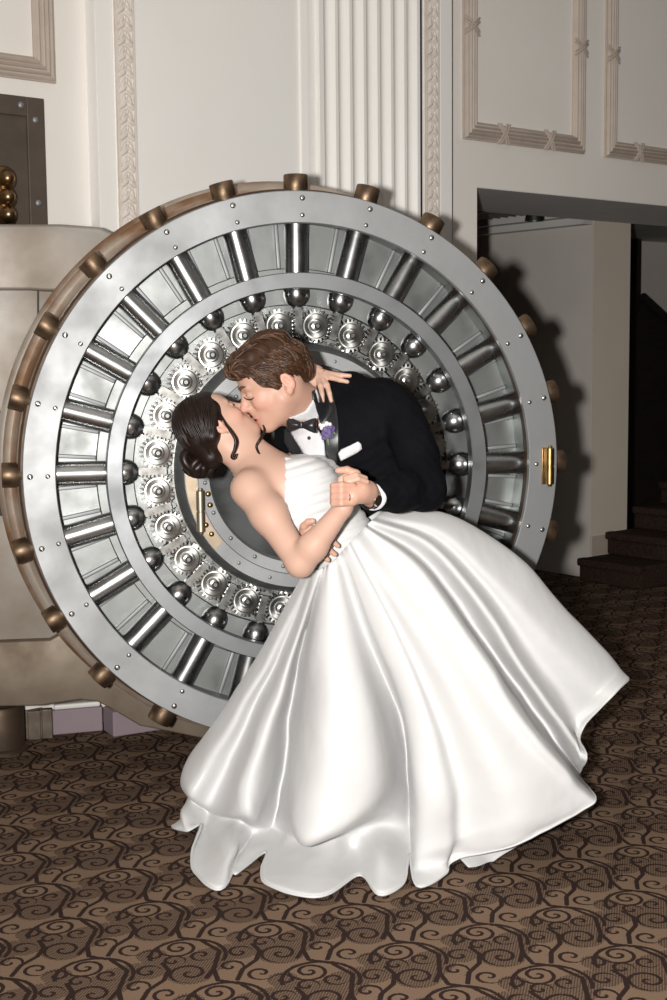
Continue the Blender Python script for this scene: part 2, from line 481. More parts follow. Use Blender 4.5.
for (x, y) in ((3.5, 179), (4, 197.5), (4.5, 215)):
    s, z = tl(*wl(x, y, 0.05))
    bm = bmesh.new()
    lathe(bm, [(0, -0.115), (0.014, -0.112), (0.026, -0.10), (0.032, -0.085), (0.036, -0.075), (0.045, -0.07), (0.05, -0.06), (0.05, -0.045), (0, -0.045)], 24)
    k = obj('knob', bm, M_['aged_brass'], kp, auto=40); k.location = (s, 0, z)

# --- space beyond the opening: partition with a pier, far wall, stairs
corner = on_floor(589.5, 578)
QM = Matrix.Translation(corner) @ Matrix.Rotation(WA, 4, 'Z')
QI = QM.inverted()
SOFF = jz
def qobj(name, bm, m, **k):
    o = obj(name, bm, m, **k); o.matrix_world = QM.copy(); return o
def ql(x, y, off=0):                       # on the plane of the pier face
    q = QI @ on_plane(x, y, corner - n_in * off, n_in); return q.x, q.z
pw = ql(628, 400)[0]
bm = bmesh.new(); add_box(bm, (0, 0, 0), (pw, 4.5, CEIL)); struct(qobj('wall_partition', bm, M_['grey_wall']))
bm = bmesh.new()
add_box(bm, (0.0, -0.004, 0), (pw, 0, CEIL))
struct(qobj('wall_pier', bm, M_['bay2']) if 'bay2' in M_ else qobj('wall_pier', bm, mat('pier_paint', (0.70, 0.62, 0.53), 0.6, c2=(0.67, 0.59, 0.50), nscale=2)))
bm = bmesh.new(); add_box(bm, (0.0, -0.016, 0.10), (pw * 0.995, -0.002, 0.29), bev=0.004); struct(qobj('baseboard_pier', bm, M_['trim']))
# stepped cornice under the far ceiling
bm = bmesh.new()
zc_ = ql(590, 222)[1]
add_box(bm, (-0.10, 0.0, zc_ - 0.015), (0.0, 4.5, zc_ + 0.06)); add_box(bm, (-0.20, 0.0, zc_ + 0.03), (0.0, 4.5, zc_ + 0.12)); add_box(bm, (-3.2, -0.3, zc_ + 0.10), (6, 4.5, zc_ + 0.2))
struct(qobj('ceiling_beyond', bm, M_['ceil']))
v = thing('ceiling_vent', 'grey slatted air vent in the ceiling beyond the opening', 'vent')
vq = QI @ on_floor(516, 217.5, zc_ + 0.10)
v.matrix_world = QM @ Matrix.Translation((min(vq.x, -0.36), vq.y, zc_ + 0.10)) @ Matrix.Diagonal((0.55, 1.0, 1, 1))
bm = bmesh.new()
for lo, hi in (((-0.42, -0.42), (0.42, -0.34)), ((-0.42, 0.34), (0.42, 0.42)), ((-0.42, -0.34), (-0.34, 0.34)), ((0.34, -0.34), (0.42, 0.34))):
    add_box(bm, (lo[0], lo[1], -0.03), (hi[0], hi[1], 0.0), bev=0.004)
obj('frame', bm, M_['ceil'], v)
for k in range(9):
    bm = bmesh.new(); add_box(bm, (-0.34, -0.035, -0.004), (0.34, 0.035, 0.004), Matrix.Translation((0, -0.30 + k * 0.075, -0.014)) @ Matrix.Rotation(R(25), 4, 'X')); obj('slat', bm, M_['panel'], v)
sp = thing('ceiling_spotlight', 'small dark spotlight fitting below the vent beyond the opening', 'spotlight')
sp.matrix_world = QM @ Matrix.Translation((min(vq.x, -0.36) - 0.05, vq.y - 0.62, zc_ + 0.10))
bm = bmesh.new(); lathe(bm, [(0, 0), (0.07, 0), (0.07, -0.02), (0, -0.02)], 20, axis='z'); obj('base', bm, M_['ceil'], sp, auto=40)
bm = bmesh.new(); lathe(bm, [(0, -0.02), (0.05, -0.02), (0.065, -0.10), (0.06, -0.10), (0.045, -0.04), (0, -0.04)], 20, axis='z'); obj('shade', bm, M_['dark_steel'], sp, auto=40)
# far wall and the dark side of a staircase
bm = bmesh.new(); add_box(bm, (-6, 4.5, 0), (8, 4.7, CEIL)); struct(qobj('wall_far', bm, M_['grey_wall']))
bm = bmesh.new(); add_box(bm, (pw + 0.35, 1.6, 0), (8, 1.8, CEIL)); struct(qobj('wall_stairs', bm, M_['grey_wall']))
bm = bmesh.new()
a, za = ql(632, 297, -1.55); b, zb_ = ql(667, 329, -1.55)
sl_ = (zb_ - za) / (b - a)
prism(bm, [(pw + 0.02, 0.0), (a + 2.2, 0), (a + 2.2, za + sl_ * 2.2), (pw + 0.02, za + sl_ * (pw + 0.02 - a))], 1.45, 1.55)
prism(bm, [(a - 0.06, za - 0.15), (a - 0.01, za - 0.1), (a - 0.01, CEIL), (a - 0.06, CEIL)], 1.45, 1.55)
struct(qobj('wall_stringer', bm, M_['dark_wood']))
hr = thing('handrail', 'dark sloping handrail on the far stair wall at right', 'handrail')
hr.matrix_world = QM.copy()
bm = bmesh.new()
pA = Vector((a - 0.02, 1.42, za)); pB = Vector((a + 2.2, 1.42, za + sl_ * 2.2))
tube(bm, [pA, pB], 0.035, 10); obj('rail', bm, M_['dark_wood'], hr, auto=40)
for f in (0.15, 0.8):
    bm = bmesh.new(); p = pA.lerp(pB, f); tube(bm, [p, p + Vector((0, 0.06, -0.05))], 0.012, 8); obj('bracket', bm, M_['dark_steel'], hr)
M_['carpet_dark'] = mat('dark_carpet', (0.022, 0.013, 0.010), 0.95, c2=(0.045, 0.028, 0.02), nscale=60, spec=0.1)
st = thing('carpeted_steps', 'dark carpeted steps rising to the right beside the pier', 'steps')
st.matrix_world = QM.copy()
s_x = [ql(588, 570, 0.1)[0], ql(616, 545, 0.1)[0]]
run = s_x[1] - s_x[0]
for k in range(5):
    bm = bmesh.new()
    add_box(bm, (s_x[0] + run * k, -0.55, 0.155 * k), (s_x[0] + run * 5 + 0.6, -0.02, 0.155 * (k + 1)), bev=0.012)
    add_box(bm, (s_x[0] + run * k - 0.03, -0.55, 0.155 * (k + 1) - 0.05), (s_x[0] + run * k + 0.05, -0.02, 0.155 * (k + 1) + 0.004), bev=0.015)
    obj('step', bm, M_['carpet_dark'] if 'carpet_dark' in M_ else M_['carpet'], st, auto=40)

# --- pale blocks on the floor under the door
def plinth(x0, x1, yb0, yb1, yt, label):
    p0_, p1_ = on_floor(x0, yb0), on_floor(x1, yb1)
    p0_.z = p1_.z = 0
    d = (p1_ - p0_); L = d.length; ang = math.atan2(d.y, d.x)
    q = P(x0, yt, p0_.y); h = q.z
    t = thing('plinth_block', label, 'block', p0_, ang)
    bm = bmesh.new(); add_box(bm, (0, 0, 0), (L, 0.12, h), bev=0.006); obj('body', bm, M_['lilac'], t)
    bm = bmesh.new(); add_box(bm, (0.008, 0.006, h), (L - 0.006, 0.125, h + 0.022), bev=0.008); obj('cap', bm, M_['white'], t)
plinth(53, 103, 735.5, 731, 711, 'low lilac block with white top on carpet beside the hinge post')
plinth(113.5, 175, 737.5, 728, 712.5, 'low lilac block on carpet under the vault door rim')

# ------------------------------------------------------------------ the vault door
ZC = H - 0.4155
DA = R(15.0)
door = thing('vault_door', 'round steel vault door open on its hinge showing bolts and gears', 'vault door', (-0.107, 4.9, 0), DA)
C0 = Matrix.Translation((0, 0, ZC))
DM = Matrix.Translation((-0.107, 4.9, 0)) @ Matrix.Rotation(DA, 4, 'Z')
DMI = DM.inverted(); dn = Vector((math.sin(DA), -math.cos(DA), 0))
def dl(x, y, T):
    """picture point -> door frame (x, z) on the plane T metres behind the face"""
    q = DMI @ on_plane(x, y, Vector((-0.107, 4.9, 0)) - dn * T, dn); return q.x, q.z
def part(name, bm, m, parent=door, auto=35):
    return obj(name, bm, m, parent, auto=auto)
def annulus(r0, r1, t0, t1, bev=0.003, seg=144):
    bm = bmesh.new()
    lathe(bm, [(r0, t0 + bev), (r0 + bev, t0), (r1 - bev, t0), (r1, t0 + bev), (r1, t1), (r0, t1)], seg, C0, closed=True)
    return bm
part('front_ring', annulus(0.886, 1.0, 0.0, 0.022), M_['steel'])
bm = bmesh.new(); lathe(bm, [(0.90, 0.021), (0.990, 0.021), (0.990, 0.060), (0.90, 0.060)], 144, C0, closed=True); part('ring_edge', bm, M_['rim_brown'])
bm = bmesh.new(); lathe(bm, [(0.90, 0.059), (1.004, 0.059), (1.012, 0.066), (1.012, 0.085), (0.90, 0.085)], 144, C0, closed=True); part('rim_step', bm, M_['rim_brown'])
bm = bmesh.new()
lathe(bm, [(0.90, 0.084), (1.012, 0.084), (1.016, 0.088), (1.016, 0.20), (1.02, 0.205), (1.034, 0.21), (1.034, 0.232), (1.022, 0.236), (1.022, 0.256), (1.05, 0.26),
           (1.058, 0.266), (1.058, 0.345), (1.05, 0.35), (1.05, 0.368), (1.072, 0.372), (1.078, 0.378), (1.078, 0.415), (1.07, 0.424), (0.0, 0.424), (0.0, 0.26), (0.90, 0.26)], 160, C0, closed=False)
part('rim', bm, M_['rim'])
bm = bmesh.new(); lathe(bm, [(0, 0.175), (0.90, 0.175), (0.905, 0.10), (0.905, 0.255), (0, 0.255)], 128, C0); part('back_plate', bm, M_['steel_plate'])
part('retaining_ring', annulus(0.655, 0.712, 0.0, 0.048), M_['steel_mid'])
part('inner_collar', annulus(0.60, 0.735, 0.148, 0.176), M_['steel_plate'])

NB = 24
def ang(k): return 2 * PI * k / NB - R(0.4)
# one bolt: rod, bronze tip, rack; then copies
def radial(k): return C0 @ Matrix.Rotation(-ang(k), 4, 'Y')     # local x -> outward direction
TB = 0.100
def rod_bm():
    bm = bmesh.new()
    RX = Matrix.Translation((0, TB, 0)) @ Matrix.Rotation(R(-90), 4, 'Z')    # lathe axis y -> x
    pr = [(0, 0.556), (0.010, 0.556), (0.012, 0.575), (0.017, 0.592), (0.030, 0.600), (0.041, 0.613), (0.0470, 0.630), (0.0475, 0.652), (0.0465, 0.655), (0.0435, 0.653), (0.0435, 0.895), (0, 0.895)]
    lathe(bm, [(r, t) for r, t in pr], 28, Matrix.Translation((0, TB, 0)) @ Matrix.Rotation(R(-90), 4, 'Z'))
    return bm
def tip_bm():
    bm = bmesh.new()
    lathe(bm, [(0, 0.895), (0.0435, 0.895), (0.0435, 1.014), (0.0445, 1.016), (0.0445, 1.064), (0.0425, 1.067), (0, 1.067)], 28, Matrix.Translation((0, TB, 0)) @ Matrix.Rotation(R(-90), 4, 'Z'))
    return bm
def rack_bm():
    bm = bmesh.new()
    pts = [(0.59, -0.017), (0.59, 0.010)]
    n = 7; x0, x1 = 0.585, 0.490
    for j in range(n):
        a = x0 + (x1 - x0) * j / n; st_ = (x1 - x0) / n
        pts += [(a, 0.010), (a + st_ * 0.15, 0.019), (a + st_ * 0.5, 0.019), (a + st_ * 0.65, 0.010)]
    pts += [(x1, 0.010), (x1, -0.017)]
    prism(bm, pts, 0.078, 0.112)
    return bm
def gear_bm(r=0.062, teeth=22):
    bm = bmesh.new()
    pts = []
    for j in range(teeth):
        a0_ = 2 * PI * j / teeth; d = 2 * PI / teeth
        for f, rr in ((0.0, 0.80), (0.16, 0.82), (0.34, 1.0), (0.58, 1.0), (0.76, 0.82)):
            pts.append((r * rr * math.cos(a0_ + f * d), r * rr * math.sin(a0_ + f * d)))
    prism(bm, pts, 0.0, 0.024)
    lathe(bm, [(0.047, 0.001), (0.0465, -0.002), (0.043, -0.0025), (0.0425, -0.001), (0.028, -0.001), (0.0275, -0.005), (0.022, -0.0055), (0.0215, -0.008), (0.0, -0.008)], 32)
    return bm
def nut_bm():
    bm = bmesh.new()
    lathe(bm, [(0, -0.030), (0.007, -0.030), (0.009, -0.028), (0.0105, -0.016), (0.017, -0.014), (0.018, -0.008), (0, -0.008)], 6 * 4)
    return bm
mesh_of = {}
def shared(name, fn, m, auto=35):
    if name not in mesh_of:
        me = bpy.data.meshes.new(name); b2 = fn(); bmesh.ops.recalc_face_normals(b2, faces=b2.faces); b2.to_mesh(me); b2.free()
        me.materials.append(m); me.polygons.foreach_set('use_smooth', [True] * len(me.polygons)); me.set_sharp_from_angle(angle=R(auto))
        mesh_of[name] = me
    return mesh_of[name]
def inst(name, key, fn, m, parent, mtx=None):
    o = bpy.data.objects.new(name, shared(key, fn, m)); col.objects.link(o); o.parent = parent
    if mtx is not None: o.matrix_local = mtx
    return o
def strip_bm():
    bm = bmesh.new(); add_box(bm, (0.735, 0.160, -0.007), (0.90, 0.176, 0.007), bev=0.003)
    return bm
def screw_bm(r):
    bm = bmesh.new(); ball(bm, (0, 0, 0), r, (1, 0.55, 1), seg=12); add_box(bm, (-r * 0.7, -r * 0.6, -r * 0.1), (r * 0.7, -r * 0.45, r * 0.1)); return bm
def bearing_bm():
    bm = bmesh.new(); add_box(bm, (0.49, 0.140, -0.058), (0.60, 0.172, 0.058), bev=0.005); return bm
for k in range(NB):
    rd = inst('bolt', 'bolt', rod_bm, M_['steel_rod'], door, radial(k))
    inst('bolt_tip', 'bolt_tip', tip_bm, M_['bronze'], rd)
    inst('rack', 'rack', rack_bm, M_['gear'], rd)
    g = C0 @ Matrix.Rotation(-(ang(k) + PI / NB), 4, 'Y')
    gg = inst('gear', 'gear', gear_bm, M_['gear_face'], door, g @ Matrix.Translation((0.527, 0.085, 0)) @ Matrix.Rotation(random.random(), 4, 'Y'))
    inst('gear_nut', 'gear_nut', nut_bm, M_['steel_rod'], gg)
    for da in (-0.068, 0.068):
        inst('guide_strip', 'guide_strip', strip_bm, M_['steel'], door, C0 @ Matrix.Rotation(-(ang(k) + da), 4, 'Y'))
    for rr, rs_ in ((0.974, 0.0105), (0.914, 0.0085)):
        inst('screw', 'screw%.4f' % rs_, lambda rs_=rs_: screw_bm(rs_), M_['gear'], door, radial(k) @ Matrix.Translation((rr, -0.001, 0)) @ Matrix.Rotation(random.random() * 3, 4, 'Y'))
# toothed ring gear, bevelled ring, flange with rivets, dark centre plate
bm = bmesh.new()
pts = []; nt_ = 96
for j in range(nt_):
    a0_ = 2 * PI * j / nt_; d = 2 * PI / nt_
    for f, rr in ((0.0, 0.468), (0.2, 0.469), (0.36, 0.479), (0.6, 0.479), (0.76, 0.469)): pts.append((rr * math.cos(a0_ + f * d), rr * math.sin(a0_ + f * d)))
prism(bm, pts, 0.098, 0.125, C0); part('ring_gear', bm, M_['gear'])
bm = bmesh.new(); lathe(bm, [(0.40, 0.03), (0.435, 0.028), (0.44, 0.034), (0.462, 0.088), (0.462, 0.174), (0.40, 0.174)], 128, C0, closed=True); part('bevel_ring', bm, M_['dark_mid'] if 'dark_mid' in M_ else M_['steel_mid'])
bm = bmesh.new(); lathe(bm, [(0.335, 0.05), (0.345, 0.030), (0.385, 0.026), (0.388, 0.020), (0.434, 0.020), (0.437, 0.030), (0.437, 0.06), (0.335, 0.06)], 128, C0, closed=True); part('flange', bm, M_['steel'])
bm = bmesh.new(); lathe(bm, [(0, 0.058), (0.30, 0.056), (0.338, 0.052), (0.338, 0.08), (0, 0.08)], 96, C0); part('centre_plate', bm, M_['dark_steel'])
for k in range(20):
    for rr, da in ((0.412, 0), (0.362, 0.10)):
        inst('rivet', 'rivet', lambda: screw_bm(0.0075), M_['steel_mid'], door, C0 @ Matrix.Rotation(-(2 * PI * k / 20 + da), 4, 'Y') @ Matrix.Translation((rr, 0.022, 0)))
# brass hinge on the flange (left) and on the front ring (right)
def brass_hinge(x, z, t, L, r, label=None, m='brass', plate=0.0):
    bm = bmesh.new()
    lathe(bm, [(0, -L / 2 - 0.012), (r * 0.5, -L / 2 - 0.010), (r * 0.6, -L / 2 - 0.004), (r, -L / 2), (r, -0.003), (r * 0.85, -0.002), (r * 0.85, 0.002), (r, 0.003), (r, L / 2), (r * 0.6, L / 2 + 0.004), (r * 0.5, L / 2 + 0.010), (0, L / 2 + 0.012)], 20, Matrix.Translation((x, t, z)), axis='z')
    return part('hinge', bm, M_[m])
hx, hz = dl(200, 511, 0.0)
hg = brass_hinge(hx, hz, -0.012, 0.145, 0.0155, m='gold_plate'); hg['label'] = 'pale brass hinge on the inner flange'
bm = bmesh.new()
q = []
for j in range(13):
    a_ = R(180 - 12 + 58 * j / 12 - 6); q.append((0.433 * math.cos(a_), 0.433 * math.sin(a_)))
for j in range(13):
    a_ = R(180 - 12 + 58 * (12 - j) / 12 - 6); q.append((0.392 * math.cos(a_), 0.392 * math.sin(a_)))
prism(bm, q, 0.011, 0.021, C0); hp = part('hinge_leaf', bm, M_['gold_plate'], hg)
for (x, y) in ((208, 494), (210, 505), (206, 525), (211.5, 534)):
    a_, b_ = dl(x, y, 0.01); bm = bmesh.new(); ball(bm, (a_, 0.009, b_), 0.010, (1, 0.7, 1)); part('screw', bm, M_['brass'], hp)
hx, hz = dl(549.3, 466, -0.01)
hg = brass_hinge(hx, hz, -0.014, 0.135, 0.0165); hg['label'] = 'bright brass hinge barrel on the front ring'
bm = bmesh.new(); add_box(bm, (hx - 0.028, -0.006, hz - 0.07), (hx - 0.004, 0.001, hz + 0.07), bev=0.002); part('hinge_leaf', bm, M_['aged_brass'], hg)

# crane hinge carrying the door: upper and lower arm, web plate, pin
def arm_poly(pts, t0, t1, bev=0.012):
    bm = bmesh.new(); prism(bm, pts, t0, t1)
    bmesh.ops.recalc_face_normals(bm, faces=bm.faces)
    bmesh.ops.bevel(bm, geom=[e for e in bm.edges if len(e.link_faces) == 2 and e.calc_face_angle(0) > 0.6], offset=bev, segments=3, profile=0.5, affect='EDGES')
    return bm
TA = 0.43
u1 = [dl(x, y, TA) for x, y in ((-60, 224), (60, 224), (100, 227), (128, 240), (128, 292), (46, 291), (30, 290), (-60, 290))]
part('upper_arm', arm_poly(u1, TA, TA + 0.10), M_['arm'])
l1 = [dl(x, y, TA) for x, y in ((-60, 644), (50, 640), (120, 600), (260, 640), (255, 745), (200, 738), (165, 731), (140, 726), (118, 713), (98, 702), (80, 700), (40, 706), (-60, 708))]
part('lower_arm', arm_poly(l1, TA, TA + 0.10, 0.008), mat('rusty_hinge_metal', (0.25, 0.205, 0.155), 0.55, 0.4, c2=(0.15, 0.112, 0.078), nscale=5, rvar=0.08, bump=0.12, bscale=22))
w1 = [dl(x, y, TA + 0.06) for x, y in ((-60, 285), (120, 285), (120, 650), (-60, 650))]
part('web_plate', arm_poly(w1, TA + 0.045, TA + 0.085, 0.006), M_['arm'])
seam = [dl(x, y, TA + 0.05) for x, y in ((37, 285), (39, 285), (39, 330), (37, 330))]
bm = bmesh.new(); prism(bm, seam, TA + 0.040, TA + 0.06); part('seam', bm, M_['black'])
x_, z_ = dl(2, 426, TA + 0.05)
bm = bmesh.new(); lathe(bm, [(0, -0.03), (0.05, -0.03), (0.06, -0.02), (0.06, 0.02), (0, 0.02)], 24, Matrix.Translation((x_ - 0.02, TA + 0.05, z_))); part('pin_cap', bm, M_['arm'])
bm = bmesh.new()
bx_ = [dl(x, y, TA + 0.02) for x, y in ((-8, 468), (1.5, 468), (1.5, 515), (-8, 515))]
prism(bm, bx_, TA - 0.01, TA + 0.07); part('latch_slot', bm, M_['black'])
# foot: dark post under the lower arm, with a bracket and a bolt head beside it
fp = on_floor(-6, 757)
t = thing('hinge_post', 'dark rusty cylinder post on carpet under the lower hinge arm', 'post', (fp.x, fp.y + 0.10, 0))
zt_ = P(10, 710, fp.y).z
bm = bmesh.new(); lathe(bm, [(0, 0), (0.112, 0), (0.112, 0.012), (0.098, 0.02), (0.098, zt_ - 0.02), (0.09, zt_ - 0.004), (0, zt_ - 0.004)], 32, axis='z'); obj('shaft', bm, M_['rim_brown'], t, auto=35)
bp_ = on_floor(42, 741)
t = thing('floor_bracket', 'worn metal bracket with bolt head between hinge post and lilac block', 'bracket', (bp_.x - 0.06, bp_.y + 0.02, 0), R(10))
hh = P(42, 712, bp_.y).z
bm = bmesh.new(); add_box(bm, (-0.09, 0, 0), (0.06, 0.05, hh), bev=0.005); add_box(bm, (0.0, -0.012, 0), (0.052, 0.004, hh), bev=0.004); add_box(bm, (0.056, -0.004, 0), (0.098, 0.03, hh * 1.02), bev=0.004); obj('plate', bm, mat('worn_brown_metal', (0.16, 0.125, 0.092), 0.55, 0.3, c2=(0.10, 0.075, 0.055), nscale=25), t)
bm = bmesh.new(); lathe(bm, [(0, -0.014), (0.014, -0.014), (0.018, -0.008), (0.026, -0.006), (0.028, 0.0), (0, 0.0)], 20, Matrix.Translation((-0.045, 0, hh * 0.48))); obj('bolt_head', bm, M_['steel_mid'], t, auto=35)
# ------------------------------------------------------------------ bodies: blended solids turned into one continuous mesh
def A3(v): return np.array(v, np.float32)
class Solid:
    def __init__(s): s.ops = []
    def cone(s, a, b, ra, rb, k=0.02, sub=False):
        s.ops.append(('c', A3(a), A3(b), ra, rb, k, sub)); return s
    def chain(s, pts, rads, k=0.02):
        for i in range(len(pts) - 1): s.cone(pts[i], pts[i + 1], rads[i], rads[i + 1], k)
        return s
    def ell(s, c, r, axes=None, k=0.02, sub=False):
        s.ops.append(('e', A3(c), A3(r), np.eye(3, dtype=np.float32) if axes is None else np.array(axes, np.float32), k, sub)); return s
    def clip(s, p, n):                     # keep the side the normal points away from
        s.ops.append(('p', A3(p), A3(Vector(n).normalized()))); return s
    def ev(s, q):
        d = None
        for o in s.ops:
            if o[0] == 'c':
                _, a, b, ra, rb, k, sub = o
                ba = b - a; l2 = float(ba @ ba)
                h = np.clip(((q - a) @ ba) / max(l2, 1e-9), 0, 1)
                e = np.linalg.norm(q - a - h[:, None] * ba, axis=1) - (ra + (rb - ra) * h)
            elif o[0] == 'e':
                _, c, r, ax, k, sub = o
                l = (q - c) @ ax.T
                k0 = np.linalg.norm(l / r, axis=1); k1 = np.linalg.norm(l / (r * r), axis=1)
                e = np.where(k1 > 1e-6, k0 * (k0 - 1) / np.maximum(k1, 1e-6), -r.min())
            else:
                e = (q - o[1]) @ o[2]; d = np.maximum(d, e); continue
            if d is None: d = e; continue
            if sub:
                h = np.clip(0.5 - 0.5 * (d + e) / k, 0, 1); d = d + (-e - d) * h + k * h * (1 - h)
            else:
                h = np.clip(0.5 + 0.5 * (d - e) / k, 0, 1); d = d + (e - d) * h - k * h * (1 - h)
        return d
    def bounds(s):
        lo = np.full(3, 1e9); hi = -lo
        for o in s.ops:
            if o[0] == 'c' and not o[6]:
                for p, r in ((o[1], o[3]), (o[2], o[4])): lo = np.minimum(lo, p - r); hi = np.maximum(hi, p + r)
            elif o[0] == 'e' and not o[5]:
                r = o[2].max(); lo = np.minimum(lo, o[1] - r); hi = np.maximum(hi, o[1] + r)
        return lo, hi
    def mesh(s, name, vox, disp=None, pad=0.03, smooth=1, off=0.0):
        lo, hi = s.bounds(); lo = lo - pad - off; hi = hi + pad + off
        B = 12
        n = (np.ceil((hi - lo) / vox / B).astype(int)) * B + 1
        f = lambda q: s.ev(q) - off + (disp(q) if disp is not None else 0)
        # coarse pass over blocks
        nb = (n - 1) // B
        bi = np.stack(np.meshgrid(*[np.arange(k) for k in nb], indexing='ij'), -1).reshape(-1, 3)
        cen = (lo + (bi * B + B / 2) * vox).astype(np.float32)
        dc = f(cen)
        act = bi[np.abs(dc) < B * vox * 0.87 * 1.5 + 0.012]
        V = np.full(n, 1.0, np.float32)
        # interior blocks keep a negative value
        for b_, d_ in zip(bi, dc):
            if d_ < 0: V[b_[0]*B:b_[0]*B+B+1, b_[1]*B:b_[1]*B+B+1, b_[2]*B:b_[2]*B+B+1] = -1.0
        g = np.stack(np.meshgrid(*[np.arange(B + 1)] * 3, indexing='ij'), -1).reshape(-1, 3)
        for i0 in range(0, len(act), 200):
            a = act[i0:i0 + 200]
            idx = (a[:, None, :] * B + g[None]).reshape(-1, 3)
            V[idx[:, 0], idx[:, 1], idx[:, 2]] = f((lo + idx * vox).astype(np.float32))
        S = V < 0
        c = np.zeros(n - 1, np.int8)
        offs = [(i, j, k) for i in (0, 1) for j in (0, 1) for k in (0, 1)]
        for i, j, k in offs: c += S[i:n[0]-1+i, j:n[1]-1+j, k:n[2]-1+k]
        cells = np.argwhere((c > 0) & (c < 8))
        idm = np.full(n - 1, -1, np.int32); idm[tuple(cells.T)] = np.arange(len(cells))
        acc = np.zeros((len(cells), 3)); cnt = np.zeros(len(cells))
        for i, (o0) in enumerate(offs):
            for ax in range(3):
                if o0[ax]: continue
                o1 = list(o0); o1[ax] = 1
                v0 = V[tuple((cells + o0).T)]; v1 = V[tuple((cells + o1).T)]
                m = (v0 < 0) != (v1 < 0)
                t = v0[m] / (v0[m] - v1[m])
                p = np.tile(np.array(o0, float), (m.sum(), 1)); p[:, ax] = t
                acc[m] += p; cnt[m] += 1
        vt = lo + (cells + acc / cnt[:, None]) * vox
        quads = []
        for ax in range(3):
            b_, c_ = (ax + 1) % 3, (ax + 2) % 3
            sl0 = [slice(None)] * 3; sl1 = [slice(None)] * 3
            sl0[ax] = slice(0, n[ax] - 1); sl1[ax] = slice(1, n[ax])
            e = np.argwhere(S[tuple(sl0)] != S[tuple(sl1)])
            e = e[(e[:, b_] > 0) & (e[:, c_] > 0) & (e[:, b_] < n[b_] - 1) & (e[:, c_] < n[c_] - 1)]
            flip = S[tuple(e.T)]
            eb = np.zeros(3, int); eb[b_] = 1; ec = np.zeros(3, int); ec[c_] = 1
            q = np.stack([idm[tuple((e - eb - ec).T)], idm[tuple((e - ec).T)], idm[tuple(e.T)], idm[tuple((e - eb).T)]], 1)
            q[~flip] = q[~flip][:, ::-1]
            quads.append(q)
        quads = np.concatenate(quads)
        if smooth:
            ed = np.concatenate([quads[:, [0, 1]], quads[:, [1, 2]], quads[:, [2, 3]], quads[:, [3, 0]]])
            for _ in range(smooth):
                sm = np.zeros_like(vt); ct = np.zeros(len(vt))
                for a, b in ((0, 1), (1, 0)):
                    for x in range(3): sm[:, x] += np.bincount(ed[:, a], vt[ed[:, b], x], len(vt))
                    ct += np.bincount(ed[:, a], minlength=len(vt))
                vt = vt * 0.5 + sm / np.maximum(ct, 1)[:, None] * 0.5
        me = bpy.data.meshes.new(name)
        me.from_pydata(vt.tolist(), [], quads.tolist()); me.update()
        me.polygons.foreach_set('use_smooth', [True] * len(me.polygons))
        return me
def paint(me, base, spots):
    """colour attribute: base tone plus soft coloured spots (centre, axes, radii, colour, strength)"""
    v = np.empty(len(me.vertices) * 3, np.float32); me.vertices.foreach_get('co', v); v = v.reshape(-1, 3)
    c = np.tile(A3(base), (len(v), 1))
    for (p, ax, r, cl, k) in spots:
        l = ((v - A3(p)) @ np.array(ax, np.float32).T) / A3(r)
        w = np.clip(1.35 - np.linalg.norm(l, axis=1), 0, 0.5)[:, None] * 2 * k
        c = c * (1 - w) + A3(cl) * w
    at = me.color_attributes.new('tone', 'FLOAT_COLOR', 'POINT')
    at.data.foreach_set('color', np.concatenate([c, np.ones((len(v), 1), np.float32)], 1).ravel())
def noise_disp(seed, amp, fr):
    rng = np.random.RandomState(seed)
    ks = rng.normal(size=(10, 3)) * fr; ph = rng.uniform(0, 6.28, 10)
    return lambda q: amp * np.sin(q @ ks.T.astype(np.float32) + ph).mean(1)

